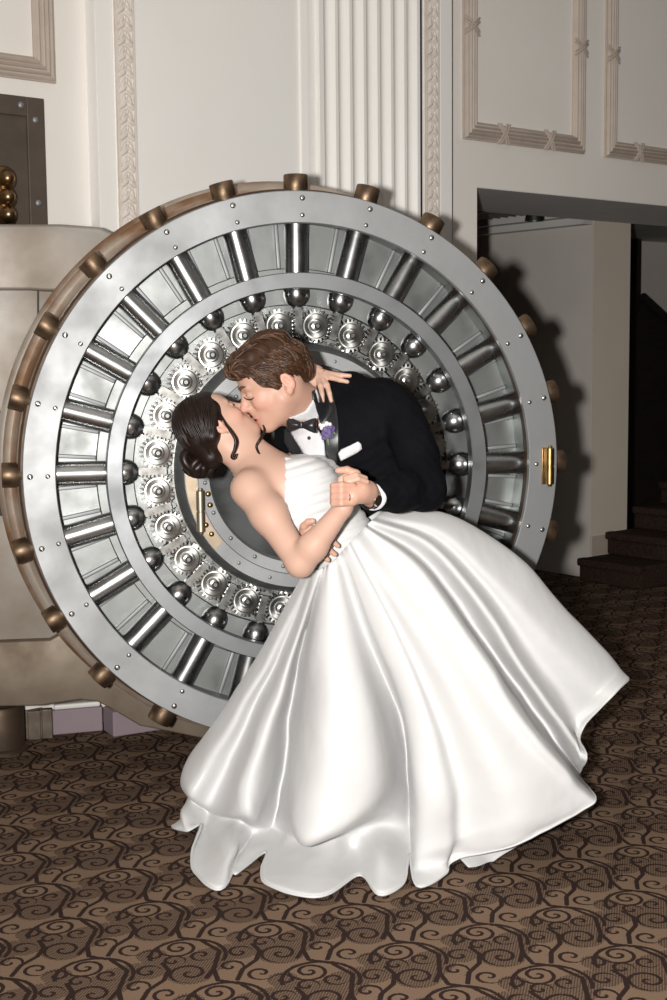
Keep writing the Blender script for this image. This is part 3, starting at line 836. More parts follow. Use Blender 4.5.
class Head:
    """head frame: origin between the ears; f = face direction, u = crown, s = its left side"""
    def __init__(h, o, f, u, S):
        h.o = Vector(o); h.f = Vector(f).normalized(); u = Vector(u); h.u = (u - h.f * u.dot(h.f)).normalized(); h.s = h.u.cross(h.f); h.S = S
        h.ax = [list(h.f), list(h.u), list(h.s)]
    def p(h, f, u, s=0): return h.o + (h.f * f + h.u * u + h.s * s) * h.S
    def rot(h, ang_):                      # axes turned in the f-u plane
        c, s_ = math.cos(R(ang_)), math.sin(R(ang_))
        return [list(h.f * c + h.u * s_), list(h.u * c - h.f * s_), list(h.s)]
    def r(h, *v): return [x * h.S for x in v]
    def build(h, b, male=True):
        S = h.S; E = lambda c, r, k=0.02, ax=None, sub=False: b.ell(h.p(*c), h.r(*r), ax or h.ax, k * S, sub)
        C = lambda a, c, ra, rb, k=0.02, sub=False: b.cone(h.p(*a), h.p(*c), ra * S, rb * S, k * S, sub)
        eb = -0.022 if male else 0.0         # ears sit further back on him
        E((-0.015 + eb * 0.5, 0.045, 0), (0.098, 0.086, 0.075))
        E((0.028, -0.015, 0), (0.060, 0.085, 0.061), 0.03)
        E((0.048, 0.050, 0), (0.045, 0.050, 0.060), 0.03)
        jw = 0.052 if male else 0.046
        for q in (-1, 1):
            C((0.002, -0.045, q * jw), (0.068, -0.094, q * 0.014), 0.020 if male else 0.017, 0.017, 0.03)
            E((0.058, -0.018, q * 0.037), (0.028, 0.026, 0.022), 0.02)
        E((0.079, -0.098, 0), (0.019, 0.018, 0.022 if male else 0.017), 0.02)
        E((0.072, -0.062, 0), (0.026, 0.032, 0.034), 0.02)
        for q in (-1, 1):
            E((0.096, 0.014, q * 0.032), (0.013, 0.012, 0.018), 0.014, sub=True)
            C((0.084, 0.034, q * 0.012), (0.076, 0.034, q * 0.045), 0.010 if male else 0.007, 0.008, 0.012)
            E((0.081, 0.013, q * 0.032), (0.011, 0.011, 0.014), 0.005)
        C((0.080, 0.020, 0), (0.088, -0.034, 0), 0.013, 0.019, 0.012)
        C((0.088, 0.026, 0), (0.112, -0.016, 0), 0.0085, 0.012 if male else 0.010, 0.012)
        E((0.113, -0.019, 0), (0.012, 0.0105, 0.012), 0.008)
        for q in (-1, 1): E((0.099, -0.024, q * 0.012), (0.012, 0.008, 0.008), 0.006)
        C((0.097, -0.033, 0), (0.095, -0.050, 0), 0.006, 0.006, 0.008)
        E((0.0955, -0.0575, 0), (0.0095, 0.0070, 0.023), 0.006)
        E((0.0930, -0.0720, 0), (0.0100, 0.0080, 0.020), 0.006)
        E((0.104, -0.0645, 0), (0.012, 0.0022, 0.024), 0.004, sub=True)
        for q in (-1, 1):
            a = h.rot(-14)
            E((-0.012 + eb, -0.004, q * 0.077), (0.018, 0.029, 0.0070), 0.006, a)
            E((-0.009 + eb, 0.000, q * 0.085), (0.0095, 0.018, 0.0075), 0.004, a, True)
            E((-0.002 + eb, -0.032, q * 0.075), (0.009, 0.010, 0.006), 0.006, a)
    def spots(h, male=True):
        lip = (0.50, 0.20, 0.17) if male else (0.50, 0.17, 0.16)
        o = [(h.p(0.098, -0.065), h.ax, h.r(0.016, 0.014, 0.024), lip, 0.8)]
        for q in (-1, 1):
            o.append((h.p(0.06, -0.02, q * 0.045), h.ax, h.r(0.03, 0.026, 0.03), (0.66, 0.33, 0.25), 0.35))
            o.append((h.p(-0.034 if male else -0.012, -0.004, q * 0.082), h.ax, h.r(0.024, 0.036, 0.012), (0.66, 0.31, 0.24), 0.5))
        o.append((h.p(0.115, -0.02), h.ax, h.r(0.02, 0.02, 0.02), (0.66, 0.32, 0.25), 0.35))
        return o
def finger(b, pts, r0, r1):
    b.chain(pts, [r0 + (r1 - r0) * i / (len(pts) - 1) for i in range(len(pts))], 0.0035)

SKIN_B, SKIN_G = (0.545, 0.345, 0.265), (0.515, 0.305, 0.228)
M_['skin_b'] = skin_mat('warm_skin'); M_['skin_g'] = skin_mat('fair_skin')
def hair_mat(name, c, c2, rough):
    m, nt, b = new_mat(name)
    tc = nt.nodes.new('ShaderNodeTexCoord')
    n = nt.nodes.new('ShaderNodeTexNoise'); n.inputs['Scale'].default_value = 70; n.inputs['Detail'].default_value = 5
    nt.links.new(tc.outputs['Object'], n.inputs[0])
    mx = nt.nodes.new('ShaderNodeMix'); mx.data_type = 'RGBA'; mx.inputs[6].default_value = rgba(c); mx.inputs[7].default_value = rgba(c2)
    nt.links.new(n.outputs[0], mx.inputs[0]); nt.links.new(mx.outputs[2], b.inputs['Base Color'])
    b.inputs['Roughness'].default_value = rough; b.inputs['Specular IOR Level'].default_value = 0.32
    return m
M_['hair_g'] = hair_mat('brown_hair', (0.020, 0.0095, 0.0055), (0.070, 0.032, 0.017), 0.42)
M_['hair_b'] = hair_mat('dark_brown_hair', (0.005, 0.0025, 0.002), (0.020, 0.010, 0.0075), 0.40)
M_['satin'] = None
def satin_mat(name, c, rough=0.36):
    m, nt, b = new_mat(name)
    b.inputs['Base Color'].default_value = rgba(c); b.inputs['Roughness'].default_value = rough
    b.inputs['Specular IOR Level'].default_value = 0.45; b.inputs['Sheen Weight'].default_value = 0.1
    tc = nt.nodes.new('ShaderNodeTexCoord'); n = nt.nodes.new('ShaderNodeTexNoise'); n.inputs['Scale'].default_value = 9; n.inputs['Detail'].default_value = 2
    nt.links.new(tc.outputs['Object'], n.inputs[0])
    bp = nt.nodes.new('ShaderNodeBump'); bp.inputs['Strength'].default_value = 0.25; bp.inputs['Distance'].default_value = 0.02
    nt.links.new(n.outputs[0], bp.inputs['Height']); nt.links.new(bp.outputs[0], b.inputs['Normal'])
    return m
M_['satin'] = satin_mat('white_satin', (0.625, 0.625, 0.625), 0.42)
M_['suit'] = mat('black_wool', (0.0030, 0.0030, 0.0042), 0.8, c2=(0.005, 0.005, 0.0065), nscale=200, spec=0.08)
M_['lapel'] = mat('black_satin', (0.012, 0.012, 0.014), 0.36, c2=(0.016, 0.016, 0.018), nscale=80, spec=0.5)
M_['shirt'] = mat('white_cotton', (0.64, 0.64, 0.66), 0.7, c2=(0.60, 0.60, 0.62), nscale=60)
M_['gold'] = mat('gold', (0.80, 0.55, 0.25), 0.2, 1.0, c2=(0.7, 0.46, 0.2), nscale=40)
M_['silver'] = mat('silver', (0.75, 0.75, 0.75), 0.2, 1.0, c2=(0.65, 0.65, 0.65), nscale=40)
M_['lash'] = mat('dark_lash', (0.015, 0.009, 0.007), 0.6, c2=(0.02, 0.012, 0.01), nscale=40)
M_['brow'] = mat('brow_hair', (0.13, 0.065, 0.035), 0.7, c2=(0.09, 0.045, 0.025), nscale=90)
M_['flower'] = mat('purple_petals', (0.12, 0.085, 0.22), 0.6, c2=(0.07, 0.05, 0.14), nscale=60)
M_['leaf'] = mat('green_leaf', (0.16, 0.24, 0.09), 0.6, c2=(0.10, 0.17, 0.06), nscale=60)

# ================= bride
BH = Head(P(218, 428, 4.13), Vector((0.60, 0.34, 0.75)), Vector((-0.785, 0.0, 0.62)), 0.90)
bride_s = Solid()
BH.build(bride_s, male=False)
b = bride_s
# neck, shoulders, trunk
b.cone(BH.p(-0.030, -0.035), P(262, 470, 4.13), 0.050, 0.055, 0.025)
b.cone(BH.p(0.020, -0.070), P(270, 466, 4.12), 0.040, 0.050, 0.03)
shR, shL = P(250, 489, 3.995), P(291, 470, 4.25)
b.cone(shR, shL, 0.050, 0.044, 0.05)
b.cone(P(262, 478, 4.10), P(296, 500, 4.12), 0.075, 0.105, 0.05)
b.cone(P(284, 487, 4.07), P(300, 512, 4.08), 0.080, 0.095, 0.05)
b.cone(P(302, 480, 4.17), P(312, 500, 4.15), 0.060, 0.085, 0.05)
b.ell(P(312, 482, 4.06), (0.052, 0.052, 0.052), None, 0.08)          # bust
b.ell(P(322, 478, 4.18), (0.050, 0.050, 0.050), None, 0.06)
b.cone(P(300, 505, 4.11), P(332, 537, 4.12), 0.105, 0.098, 0.05)
b.cone(P(332, 537, 4.12), P(350, 572, 4.18), 0.100, 0.125, 0.06)
# legs inside the skirt
for q, (kn, an) in (((-0.07), ((352, 700), (330, 838))), ((0.08), ((400, 690), (400, 822)))):
    hip = P(352, 585, 4.25 + q * 0.6); knee = P(kn[0], kn[1], 4.30 + q * 0.8); ank = P(an[0], an[1], 4.28 + q)
    ank.z = 0.10
    toe = ank + Vector((0.10, -0.06, -0.06))
    b.chain([hip, knee, ank], [0.072, 0.052, 0.040], 0.03)
    b.cone(ank + Vector((-0.02, 0, -0.05)), toe, 0.035, 0.025, 0.02)
# near arm to the clasped hands
elR, wrR = P(300, 563, 3.86), P(343, 508, 3.80)
b.chain([shR, shR.lerp(elR, 0.35) + Vector((0.004, 0, 0)), elR], [0.051, 0.050, 0.039], 0.035)
b.chain([elR, elR.lerp(wrR, 0.3), wrR], [0.040, 0.041, 0.026], 0.02)
# near hand: palm under the groom's fingers, four fingers laid over his hand
b.cone(wrR, P(350, 493, 3.80), 0.024, 0.026, 0.015)
kn = [P(346, 478.5, 3.775), P(348, 482, 3.768), P(356, 493, 3.78), P(357, 498, 3.785)]
tips = [P(366, 478, 3.785), P(367.5, 482, 3.778), P(369, 490, 3.79), P(368, 495, 3.79)]
for k_, t_, ln in zip(kn, tips, (0.0, 0.003, 0.002, 0.0)):
    b.cone(P(350, 494, 3.80), k_, 0.020, 0.0095, 0.008)
    mid = k_.lerp(t_, 0.5) + Vector((0, -0.010, 0.010))
    finger(b, [k_, mid, t_], 0.0092, 0.0068)
finger(b, [P(346, 500, 3.80), P(340, 488, 3.80), P(341, 479, 3.80), P(347, 474.5, 3.795)], 0.0125, 0.0075)
# far arm round the groom's neck, its hand on his shoulder
elL, wrL = P(302, 408, 4.47), P(308, 370, 4.345)
b.chain([shL, P(322, 440, 4.42), elL], [0.044, 0.040, 0.038], 0.03); b.chain([elL, wrL], [0.039, 0.027], 0.02)
pk = P(316, 373.5, 4.275)
b.cone(wrL, pk, 0.025, 0.028, 0.015); b.cone(P(311, 372, 4.29), P(318, 379, 4.245), 0.020, 0.018, 0.015)
fingers_L = [[P(320, 371.5, 4.262), P(331, 374.2, 4.235), P(341, 375.2, 4.225), P(350, 375.8, 4.222)],
             [P(321, 374.5, 4.255), P(331, 377.5, 4.225), P(340, 380, 4.215), P(347.5, 381.8, 4.212)],
             [P(322, 377, 4.245), P(327, 385, 4.21), P(329.3, 393, 4.195), P(331.2, 400.8, 4.19)],
             [P(318, 378, 4.24), P(320.5, 386, 4.205), P(322, 394, 4.19), P(322.8, 401, 4.185)]]
for i, fgp in enumerate(fingers_L): finger(b, fgp, 0.0105, 0.0068)
finger(b, [P(312, 374, 4.26), P(312.5, 381, 4.235), P(313.5, 387, 4.225), P(314.5, 391, 4.22)], 0.0125, 0.0085)
me = bride_s.mesh('person', 0.0036)
knuck = [(P(358, 490, 3.79), np.eye(3), (0.05, 0.03, 0.03), (0.72, 0.40, 0.33), 0.5)]
paint(me, SKIN_B, BH.spots(False) + knuck)
bride = link('person', me, M_['skin_b'])
tag(bride, 'woman in white strapless satin ball gown leaning back into a kiss', 'person')

# bodice: follows the trunk, cut off above the bust and at the back
bod = Solid()
bod.cone(P(262, 478, 4.10), P(296, 500, 4.12), 0.075, 0.105, 0.05)
bod.cone(P(284, 487, 4.07), P(300, 512, 4.08), 0.080, 0.095, 0.05)
bod.cone(P(302, 480, 4.17), P(312, 500, 4.15), 0.060, 0.085, 0.05)
bod.ell(P(312, 482, 4.06), (0.052, 0.052, 0.052), None, 0.08)
bod.ell(P(322, 478, 4.18), (0.050, 0.050, 0.050), None, 0.06)
bod.cone(P(300, 505, 4.11), P(332, 537, 4.12), 0.105, 0.098, 0.05)
bod.cone(P(332, 537, 4.12), P(342, 553, 4.14), 0.100, 0.105, 0.06)
cA = P(281, 462, 4.05)
bod.clip(P(300, 460.5, 4.05), Vector((-0.02, 0, 1)))
bod.clip(P(287, 500, 4.0), Vector((-1, -0.10, 0.07)))
pl_d = Vector((0.35, 0.1, -0.9)).normalized()
def pleat(q):                               # soft diagonal pleats across the bust
    ph = (q @ A3((-0.30, 0.12, 0.95))) * 120.0
    z0 = P(300, 500, 4.05).z
    w = np.clip((q[:, 2] - (z0 - 0.16)) / 0.10, 0.15, 1)
    return -0.0045 * w * np.abs(np.sin(ph))
me = bod.mesh('bodice', 0.003, disp=pleat, off=0.008, smooth=2)
link('bodice', me, M_['satin'], bride)

# skirt: columns from waist to hem, given as picture point and distance, closed round the back
cols = [
 [(308,566,4.10),(271,633,4.30),(231,698,4.40),(190,758,4.45),(180,780,4.45),(186,791,4.50),(182,806,4.43),(168,825,4.36)],
 [(311,568,4.05),(281,633,4.19),(246,698,4.25),(206,765,4.27),(190,794,4.25),(192,800,4.36),(186,815,4.26),(189,831,4.20)],
 [(314,569,4.02),(288,636,4.20),(258,700,4.29),(224,776,4.31),(211,806,4.30),(208,812,4.38),(206,828,4.28),(204,826,4.22)],
 [(315,570,4.01),(291,637,4.16),(264,701,4.19),(236,775,4.16),(225,812,4.13),(222,818,4.27),(208,842,4.22),(189,868,4.10)],
 [(317,570,4.00),(294,640,4.10),(270,702,4.11),(246,778,4.06),(240,814,4.03),(240,821,4.18),(232,850,3.96),(219,890,3.88)],
 [(320,570,3.99),(298,641,4.09),(280,702,4.10),(262,778,4.09),(253,818,4.06),(251,826,4.20),(249,838,4.26),(242,858,4.18)],
 [(323,568,3.99),(303,641,4.20),(291,700,4.30),(281,787,4.33),(272,820,4.30),(266,832,4.26),(250,850,4.06),(237,874,3.99)],
 [(325,567,3.98),(308,641,4.12),(298,702,4.17),(286,787,4.18),(280,814,4.17),(279,832,4.27),(270,846,4.28),(268,852,4.22)],
 [(327,566,3.98),(313,640,4.03),(306,708,4.01),(296,790,3.98),(289,825,3.96),(289,836,4.12),(278,856,4.08),(261,881,3.97)],
 [(329,564,3.97),(325,640,3.98),(324,710,3.91),(318,795,3.86),(304,843,3.83),(308,842,4.02),(302,862,3.92),(289,894,3.82)],
 [(332,562,3.97),(340,640,3.97),(348,710,3.90),(350,795,3.85),(332,836,3.82),(334,833,4.03),(330,862,3.93),(325,896,3.84)],
 [(335,560,3.97),(353,640,3.99),(372,712,3.94),(380,788,3.91),(358,824,3.89),(354,828,4.07),(356,848,4.10),(360,875,4.04)],
 [(338,557,3.98),(364,640,4.06),(392,726,4.11),(398,780,4.12),(388,810,4.07),(382,826,4.12),(380,856,3.90),(378,897,3.80)],
 [(340,554,3.98),(368,636,4.07),(402,722,4.21),(409,788,4.24),(410,820,4.20),(409,838,4.12),(407,862,3.98),(404,885,3.88)],
 [(343,550,3.97),(371,632,4.03),(403,712,4.07),(411,790,4.07),(411,830,4.05),(411,842,4.04),(411,850,4.03),(409,853,4.02)],
 [(344,549,3.97),(374,630,3.98),(405,710,3.94),(416,790,3.90),(418,830,3.89),(418,855,3.88),(418,872,3.88),(418,888,3.87)],
 [(348,545,3.96),(386,620,3.95),(421,700,3.90),(443,780,3.87),(449,830,3.87),(450,848,3.87),(449,862,3.88),(448,875,3.89)],
 [(351,542,3.97),(392,616,3.97),(430,694,3.94),(458,774,3.92),(464,825,3.92),(463,840,3.92),(459,852,3.93),(456,861,3.94)],
 [(356,537,3.98),(402,607,3.94),(449,680,3.89),(491,760,3.86),(511,805,3.86),(516,822,3.86),(520,834,3.87),(522,842,3.88)],
 [(362,530,4.01),(412,588,3.97),(466,664,3.92),(522,743,3.90),(557,783,3.92),(568,798,3.93),(576,806,3.94),(581,811,3.95)],
 [(365,527,4.01),(419,566,3.98),(474,640,3.94),(533,725,3.93),(566,766,3.96),(578,781,3.98),(588,790,3.99),(596,797,4.00)],
 [(367,525,4.05),(421,558,4.15),(472,624,4.25),(530,707,4.34),(558,745,4.37),(568,760,4.37),(574,769,4.37),(578,777,4.36)],
 [(371,521,4.05),(430,546,4.09),(483,608,4.11),(543,697,4.13),(570,733,4.15),(579,744,4.16),(585,751,4.16),(590,757,4.16)],
 [(375,518,4.08),(438,540,4.16),(493,600,4.23),(549,680,4.30),(570,712,4.34),(576,721,4.35),(580,727,4.35),(583,732,4.35)],
 [(379,514,4.11),(446,533,4.16),(506,591,4.22),(566,656,4.28),(594,686,4.31),(602,691,4.31),(608,694,4.31),(612,695,4.31)],
 [(384,509,4.16),(450,516,4.25),(520,559,4.34),(575,618,4.40),(612,660,4.43),(620,670,4.43),(625,676,4.43),(627,679,4.43)],
 [(378,512,4.20),(446,521,4.33),(505,570,4.42),(548,640,4.47),(575,680,4.48),(583,688,4.48),(588,693,4.48),(590,696,4.48)],
 [(368,518,4.23),(420,548,4.36),(455,620,4.42),(490,700,4.44),(505,745,4.44),(510,760,4.44),(512,767,4.44),(514,772,4.44)],
 [(352,530,4.25),(385,590,4.36),(405,680,4.42),(415,750,4.44),(420,785,4.44),(420,800,4.44),(420,808,4.44),(420,816,4.44)],
 [(335,545,4.25),(335,620,4.38),(330,700,4.44),(325,770,4.46),(322,800,4.46),(322,810,4.46),(322,815,4.46),(322,820,4.45)],
 [(318,558,4.21),(290,635,4.36),(262,705,4.44),(235,770,4.48),(225,795,4.48),(222,806,4.47),(221,813,4.46),(220,820,4.45)],
]
def skirt_mesh():
    G = []
    for c in cols:
        w_ = [list(P(*q)) for q in c]
        w_ = [list(on_floor(q[0], q[1], 0.012)) if v[2] < 0.012 else v for q, v in zip(c, w_)]
        # shorter end segments keep the hem crisp
        G.append(np.array(catmull(w_, 9)))
    G = np.array(G)                          # columns x samples x 3
    n, m = G.shape[:2]; SUB = 7
    out = []
    for i in range(n):
        a, b_, c, d = G[(i - 1) % n], G[i], G[(i + 1) % n], G[(i + 2) % n]
        for k in range(SUB):
            t = k / SUB
            out.append(0.5 * ((2 * b_) + (-a + c) * t + (2 * a - 5 * b_ + 4 * c - d) * t * t + (-a + 3 * b_ - 3 * c + d) * t ** 3))
    out = np.array(out)
    for _ in range(1):                       # round the folds a little (not the waist ring or hem)
        s = (np.roll(out, 1, 0) + np.roll(out, -1, 0)) / 2
        out = out * 0.82 + s * 0.18
    N = len(out)
    nz = noise_disp(21, 1.0, 13); nz2_ = noise_disp(4, 1.0, 30)
    fr = np.linspace(0, 1, m)[None, :]
    flat = out.reshape(-1, 3).astype(np.float32)
    amp = (0.010 * np.clip(fr * 1.6, 0, 1) + 0.020 * np.clip((fr - 0.70) / 0.25, 0, 1)) * np.ones((N, 1))
    dd = (nz(flat) * 1.0 + nz2_(flat) * 0.35).reshape(N, m) * amp * 2.2
    ctr = out.mean(0)[None]; rad = out - ctr; rad[:, :, 2] *= 0.3
    rad /= np.maximum(np.linalg.norm(rad, axis=2, keepdims=True), 1e-6)
    keep = 1 - 0.55 * np.clip((fr - 0.93) / 0.07, 0, 1)
    out = out + rad * (dd * keep)[:, :, None]
    out[:, :, 2] = np.maximum(out[:, :, 2], 0.012)
    vs = out.reshape(-1, 3).tolist(); fs = []
    for i in range(N):
        j = (i + 1) % N
        for k in range(m - 1): fs.append((i * m + k, j * m + k, j * m + k + 1, i * m + k + 1))
    me = bpy.data.meshes.new('skirt'); me.from_pydata(vs, [], fs); me.update()
    bm = bmesh.new(); bm.from_mesh(me); bmesh.ops.recalc_face_normals(bm, faces=bm.faces); bm.to_mesh(me)
    hem = [v.co.copy() for v in bm.verts if v.index % m == m - 1]
    bm.free()
    me.polygons.foreach_set('use_smooth', [True] * len(me.polygons))
    return me, hem
me, hem = skirt_mesh()
sk = link('skirt', me, M_['satin'], bride)
md = sk.modifiers.new('cloth', 'SOLIDIFY'); md.thickness = 0.004; md.offset = 0
# corner of the lining showing under the hem at the front right
top_ = [(452, 848, 4.02), (466, 846, 4.03), (486, 842, 4.05), (508, 836, 4.08), (530, 826, 4.12)]
bot_ = [(459, 858, 3.99), (479, 877, 3.93), (489, 866, 3.99), (503, 855, 4.02), (528, 841, 4.08)]
tt, bb = catmull([list(P(*q)) for q in top_], 5), catmull([list(P(*q)) for q in bot_], 5)
bm = bmesh.new(); prev = None
for a_, b_ in zip(tt, bb):
    row = [bm.verts.new(Vector(a_).lerp(Vector(b_), t)) for t in (0, 0.25, 0.5, 0.75, 1)]
    if prev:
        for k in range(4): bm.faces.new((prev[k], row[k], row[k + 1], prev[k + 1]))
    prev = row
ln = obj('lining', bm, M_['satin'], bride, smooth=True); md = ln.modifiers.new('cloth', 'SOLIDIFY'); md.thickness = 0.004
bm = bmesh.new(); tube(bm, hem + [hem[0]], 0.0042, 6, caps=False); obj('hem', bm, M_['satin'], sk, smooth=True)

# bride's hair: smooth cap swept into a low bun, with loose tendrils
hs_ = Solid()
hs_.ell(BH.p(-0.024, 0.050), BH.r(0.100, 0.094, 0.083), BH.ax)
hs_.cone(BH.p(0.030, 0.075), BH.p(-0.03, 0.085), 0.052 * BH.S, 0.055 * BH.S, 0.03)
hs_.cone(BH.p(-0.075, 0.010), BH.p(-0.092, -0.040), 0.060 * BH.S, 0.045 * BH.S, 0.03)
for q in (-1, 1):
    hs_.cone(BH.p(0.028, 0.050, q * 0.052), BH.p(-0.050, -0.005, q * 0.060), 0.024 * BH.S, 0.024 * BH.S, 0.02)
hs_.ell(BH.p(0.098, -0.010), BH.r(0.045, 0.078, 0.09), BH.ax, 0.008, True)
hairb = link('hair', hs_.mesh('hair', 0.004, pad=0.02), M_['hair_b'], bride)
bm = bmesh.new()
rng = random.Random(3)
BB = BVHTree.FromPolygons([v.co.copy() for v in hairb.data.vertices], [list(p.vertices) for p in hairb.data.polygons])
def hair_lock(bm, bv, start, aim, r, n=9, lift=0.004, step=0.014, curl=0.0):
    """a lock that walks over the hair surface, towards a point or along a direction"""
    p = start.copy(); pts = []
    d = None
    for j in range(n):
        loc, nor, _, _ = bv.find_nearest(p)
        if loc is None: break
        t = j / (n - 1)
        pts.append(loc + nor * (lift * math.sin(PI * min(1, 0.15 + t * 0.8)) - r * 0.3))
        if isinstance(aim, tuple): d = (aim[0] - loc)
        elif d is None: d = aim.copy()
        d = (d - nor * d.dot(nor)).normalized()
        if curl: d = (d + nor.cross(d) * curl).normalized()
        p = loc + d * step
    if len(pts) > 3:
        q = catmull(pts, 2)
        tube(bm, q, [r * (0.25 + 0.75 * math.sin(PI * (0.12 + 0.83 * k / (len(q) - 1)))) for k in range(len(q))], 6)
bun_at = BH.p(-0.088, -0.035)
for i in range(330):
    a = rng.uniform(-1.45, 1.45)
    st_ = BH.p(rng.uniform(-0.06, 0.055), 0.05 + 0.13 * math.cos(a), 0.13 * math.sin(a) * (-1 if BH.s.y > 0 else 1))
    hair_lock(bm, BB, st_, (bun_at,), rng.uniform(0.0016, 0.0036), n=rng.randint(7, 11), lift=rng.uniform(0.0008, 0.003), step=0.013, curl=rng.uniform(-0.06, 0.06))
obj('hair_strands', bm, M_['hair_b'], hairb, smooth=True)
bm = bmesh.new()
bc = P(201, 463, 4.12)
for i in range(11):                          # rolled coils of the bun
    a = 2 * PI * i / 11 + rng.random() * 0.4; tilt = rng.uniform(-0.6, 0.6)
    pts = []
    rr = rng.uniform(0.022, 0.040); cc = bc + Vector((rng.uniform(-0.022, 0.022), rng.uniform(-0.030, 0.018), rng.uniform(-0.020, 0.018)))
    ax1 = Vector((math.cos(a), 0.3 * math.sin(tilt), math.sin(a))).normalized(); ax2 = Vector((-math.sin(a), -0.7, math.cos(a))).normalized()
    for j in range(14):
        th = 4.6 * j / 13 + i
        pts.append(cc + ax1 * rr * math.cos(th) + ax2 * rr * math.sin(th) * 0.8)
    tube(bm, pts, [0.013 * (0.45 + 0.55 * math.sin(PI * (0.12 + 0.76 * j / 13))) + 0.002 for j in range(14)], 9)
ball(bm, bc, 0.036, (1.1, 1, 0.9), seg=20)
ball(bm, bc + (BH.p(-0.06, 0) - bc) * 0.35, 0.042, (1, 1, 1), seg=20)
obj('bun', bm, M_['hair_b'], hairb, smooth=True)
def lock(px, r, name='tendril'):
    bm = bmesh.new(); pts = catmull([P(*q) for q in px], 6)
    tube(bm, pts, [r * (0.35 + 0.65 * math.sin(PI * (0.1 + 0.85 * j / (len(pts) - 1)))) for j in range(len(pts))], 8)
    obj(name, bm, M_['hair_b'], hairb, smooth=True)
for dq in (-0.9, 0.0, 0.9):
  lock([(x + dq * 0.8 * math.sin(i * 0.7), y + dq * 0.4, Y + dq * 0.002) for i, (x, y, Y) in enumerate(((219, 412, 4.07), (226, 424, 4.045), (231, 431, 4.035), (236, 440, 4.03), (235, 449, 4.03), (232, 456, 4.03), (234.5, 458.5, 4.03), (236.5, 454, 4.03)))], 0.0048)
lock([(263, 425, 4.11), (264.5, 429, 4.09), (263.5, 434, 4.08), (259, 441, 4.07), (256.5, 447, 4.07), (260, 455, 4.06), (263, 459, 4.06)], 0.0045)
bm = bmesh.new()
tube(bm, [BH.p(0.0935, 0.006, -0.020 - 0.004 * k) - BH.f * 0.0006 * k * k for k in range(6)], 0.0028, 6); obj('eyelashes', bm, M_['lash'], bride, smooth=True)
bm = bmesh.new(); tube(bm, catmull([BH.p(0.093, 0.034, -0.014), BH.p(0.090, 0.041, -0.030), BH.p(0.078, 0.038, -0.048)], 4), [0.003, .0035, .0038, .004, .0038, .0034, .003, .0022, .0014], 6); obj('eyebrow', bm, M_['lash'], bride, smooth=True)
def ring(c, d, r, m, par, name='ring', gem=False):
    bm = bmesh.new(); z = Vector(d).normalized(); x = z.orthogonal().normalized(); y = z.cross(x)
    pts = [Vector(c) + (x * math.cos(2 * PI * k / 20) + y * math.sin(2 * PI * k / 20)) * r for k in range(21)]
    tube(bm, pts, 0.0016, 6, caps=False)
    return obj(name, bm, m, par, smooth=True)
ring(fingers_L[0][1].lerp(fingers_L[0][0], 0.5), fingers_L[0][1] - fingers_L[0][0], 0.0108, M_['gold'], bride)

# ================= groom
GH = Head(P(274, 384.5, 4.135), Vector((-0.86, -0.13, -0.49)), Vector((-0.48, -0.10, 0.86)), 1.02)
def groom_trunk(s, g=0.0):
    nb = P(318, 408, 4.28)
    s.cone(P(396, 412, 4.26), P(300, 432, 4.33), 0.070 + g, 0.068 + g, 0.05)
    s.cone(P(340, 397, 4.32), P(384, 403, 4.29), 0.058 + g, 0.066 + g, 0.06)
    s.cone(P(352, 440, 4.31), P(385, 500, 4.42), 0.145 + g, 0.145 + g, 0.06)
    s.cone(P(322, 445, 4.30), P(350, 500, 4.36), 0.105 + g, 0.110 + g, 0.06)
    s.cone(P(372, 425, 4.29), P(398, 480, 4.38), 0.115 + g, 0.130 + g, 0.06)
    s.cone(P(385, 500, 4.42), P(405, 570, 4.55), 0.145 + g, 0.140 + g, 0.06)
lsh, lel, lwr = P(401, 418, 4.22), P(424, 488, 4.05), P(372, 497, 3.86)
rsh, rel, rwr = P(298, 440, 4.36), P(322, 525, 4.37), P(302, 546, 4.09)
gs = Solid()
GH.build(gs, male=True)
gs.cone(GH.p(-0.020, -0.040), P(318, 412, 4.28), 0.062, 0.064, 0.03)
gs.cone(GH.p(0.020, -0.075), P(304, 414, 4.23), 0.042, 0.058, 0.03)
groom_trunk(gs, -0.02)
gs.chain([lsh, lel], [0.050, 0.042], 0.03); gs.chain([lel, lwr], [0.042, 0.029], 0.02)
gs.chain([rsh, rel], [0.050, 0.042], 0.03); gs.chain([rel, rwr], [0.042, 0.028], 0.02)
for (hx_, kx, fx, dy) in ((395, 400, 398, -0.06), (418, 436, 446, 0.09)):
    hip = P(hx_, 590, 4.56); knee = P(kx, 700, 4.58 + dy * 0.6); ank = P(fx, 800, 4.60 + dy); ank.z = 0.09
    gs.chain([hip, knee, ank], [0.085, 0.055, 0.042], 0.04)
    gs.cone(ank + Vector((0.01, 0.03, -0.045)), ank + Vector((-0.07, -0.16, -0.055)), 0.036, 0.030, 0.02)
# left hand clasping hers
gs.cone(lwr, P(360, 490, 3.80), 0.027, 0.032, 0.015)
gs.cone(P(368, 491, 3.82), P(353, 496, 3.775), 0.028, 0.025, 0.02)
gl = []
for i, (y0, y1, y2) in enumerate(((486, 485, 486), (491.5, 491, 491.5), (497, 497.2, 497), (502.5, 503.6, 502.5))):
    pts = [P(353, y0, 3.768), P(341.5, y1, 3.748), P(333.5, y1 + 0.5, 3.765), P(332.5, y2, 3.795), P(338, y2, 3.81)]
    finger(gs, pts, 0.0102, 0.0076); gl.append(pts)
finger(gs, [P(362, 484, 3.80), P(356, 474, 3.785), P(347, 470, 3.78), P(338, 470.5, 3.785)], 0.0150, 0.0095)
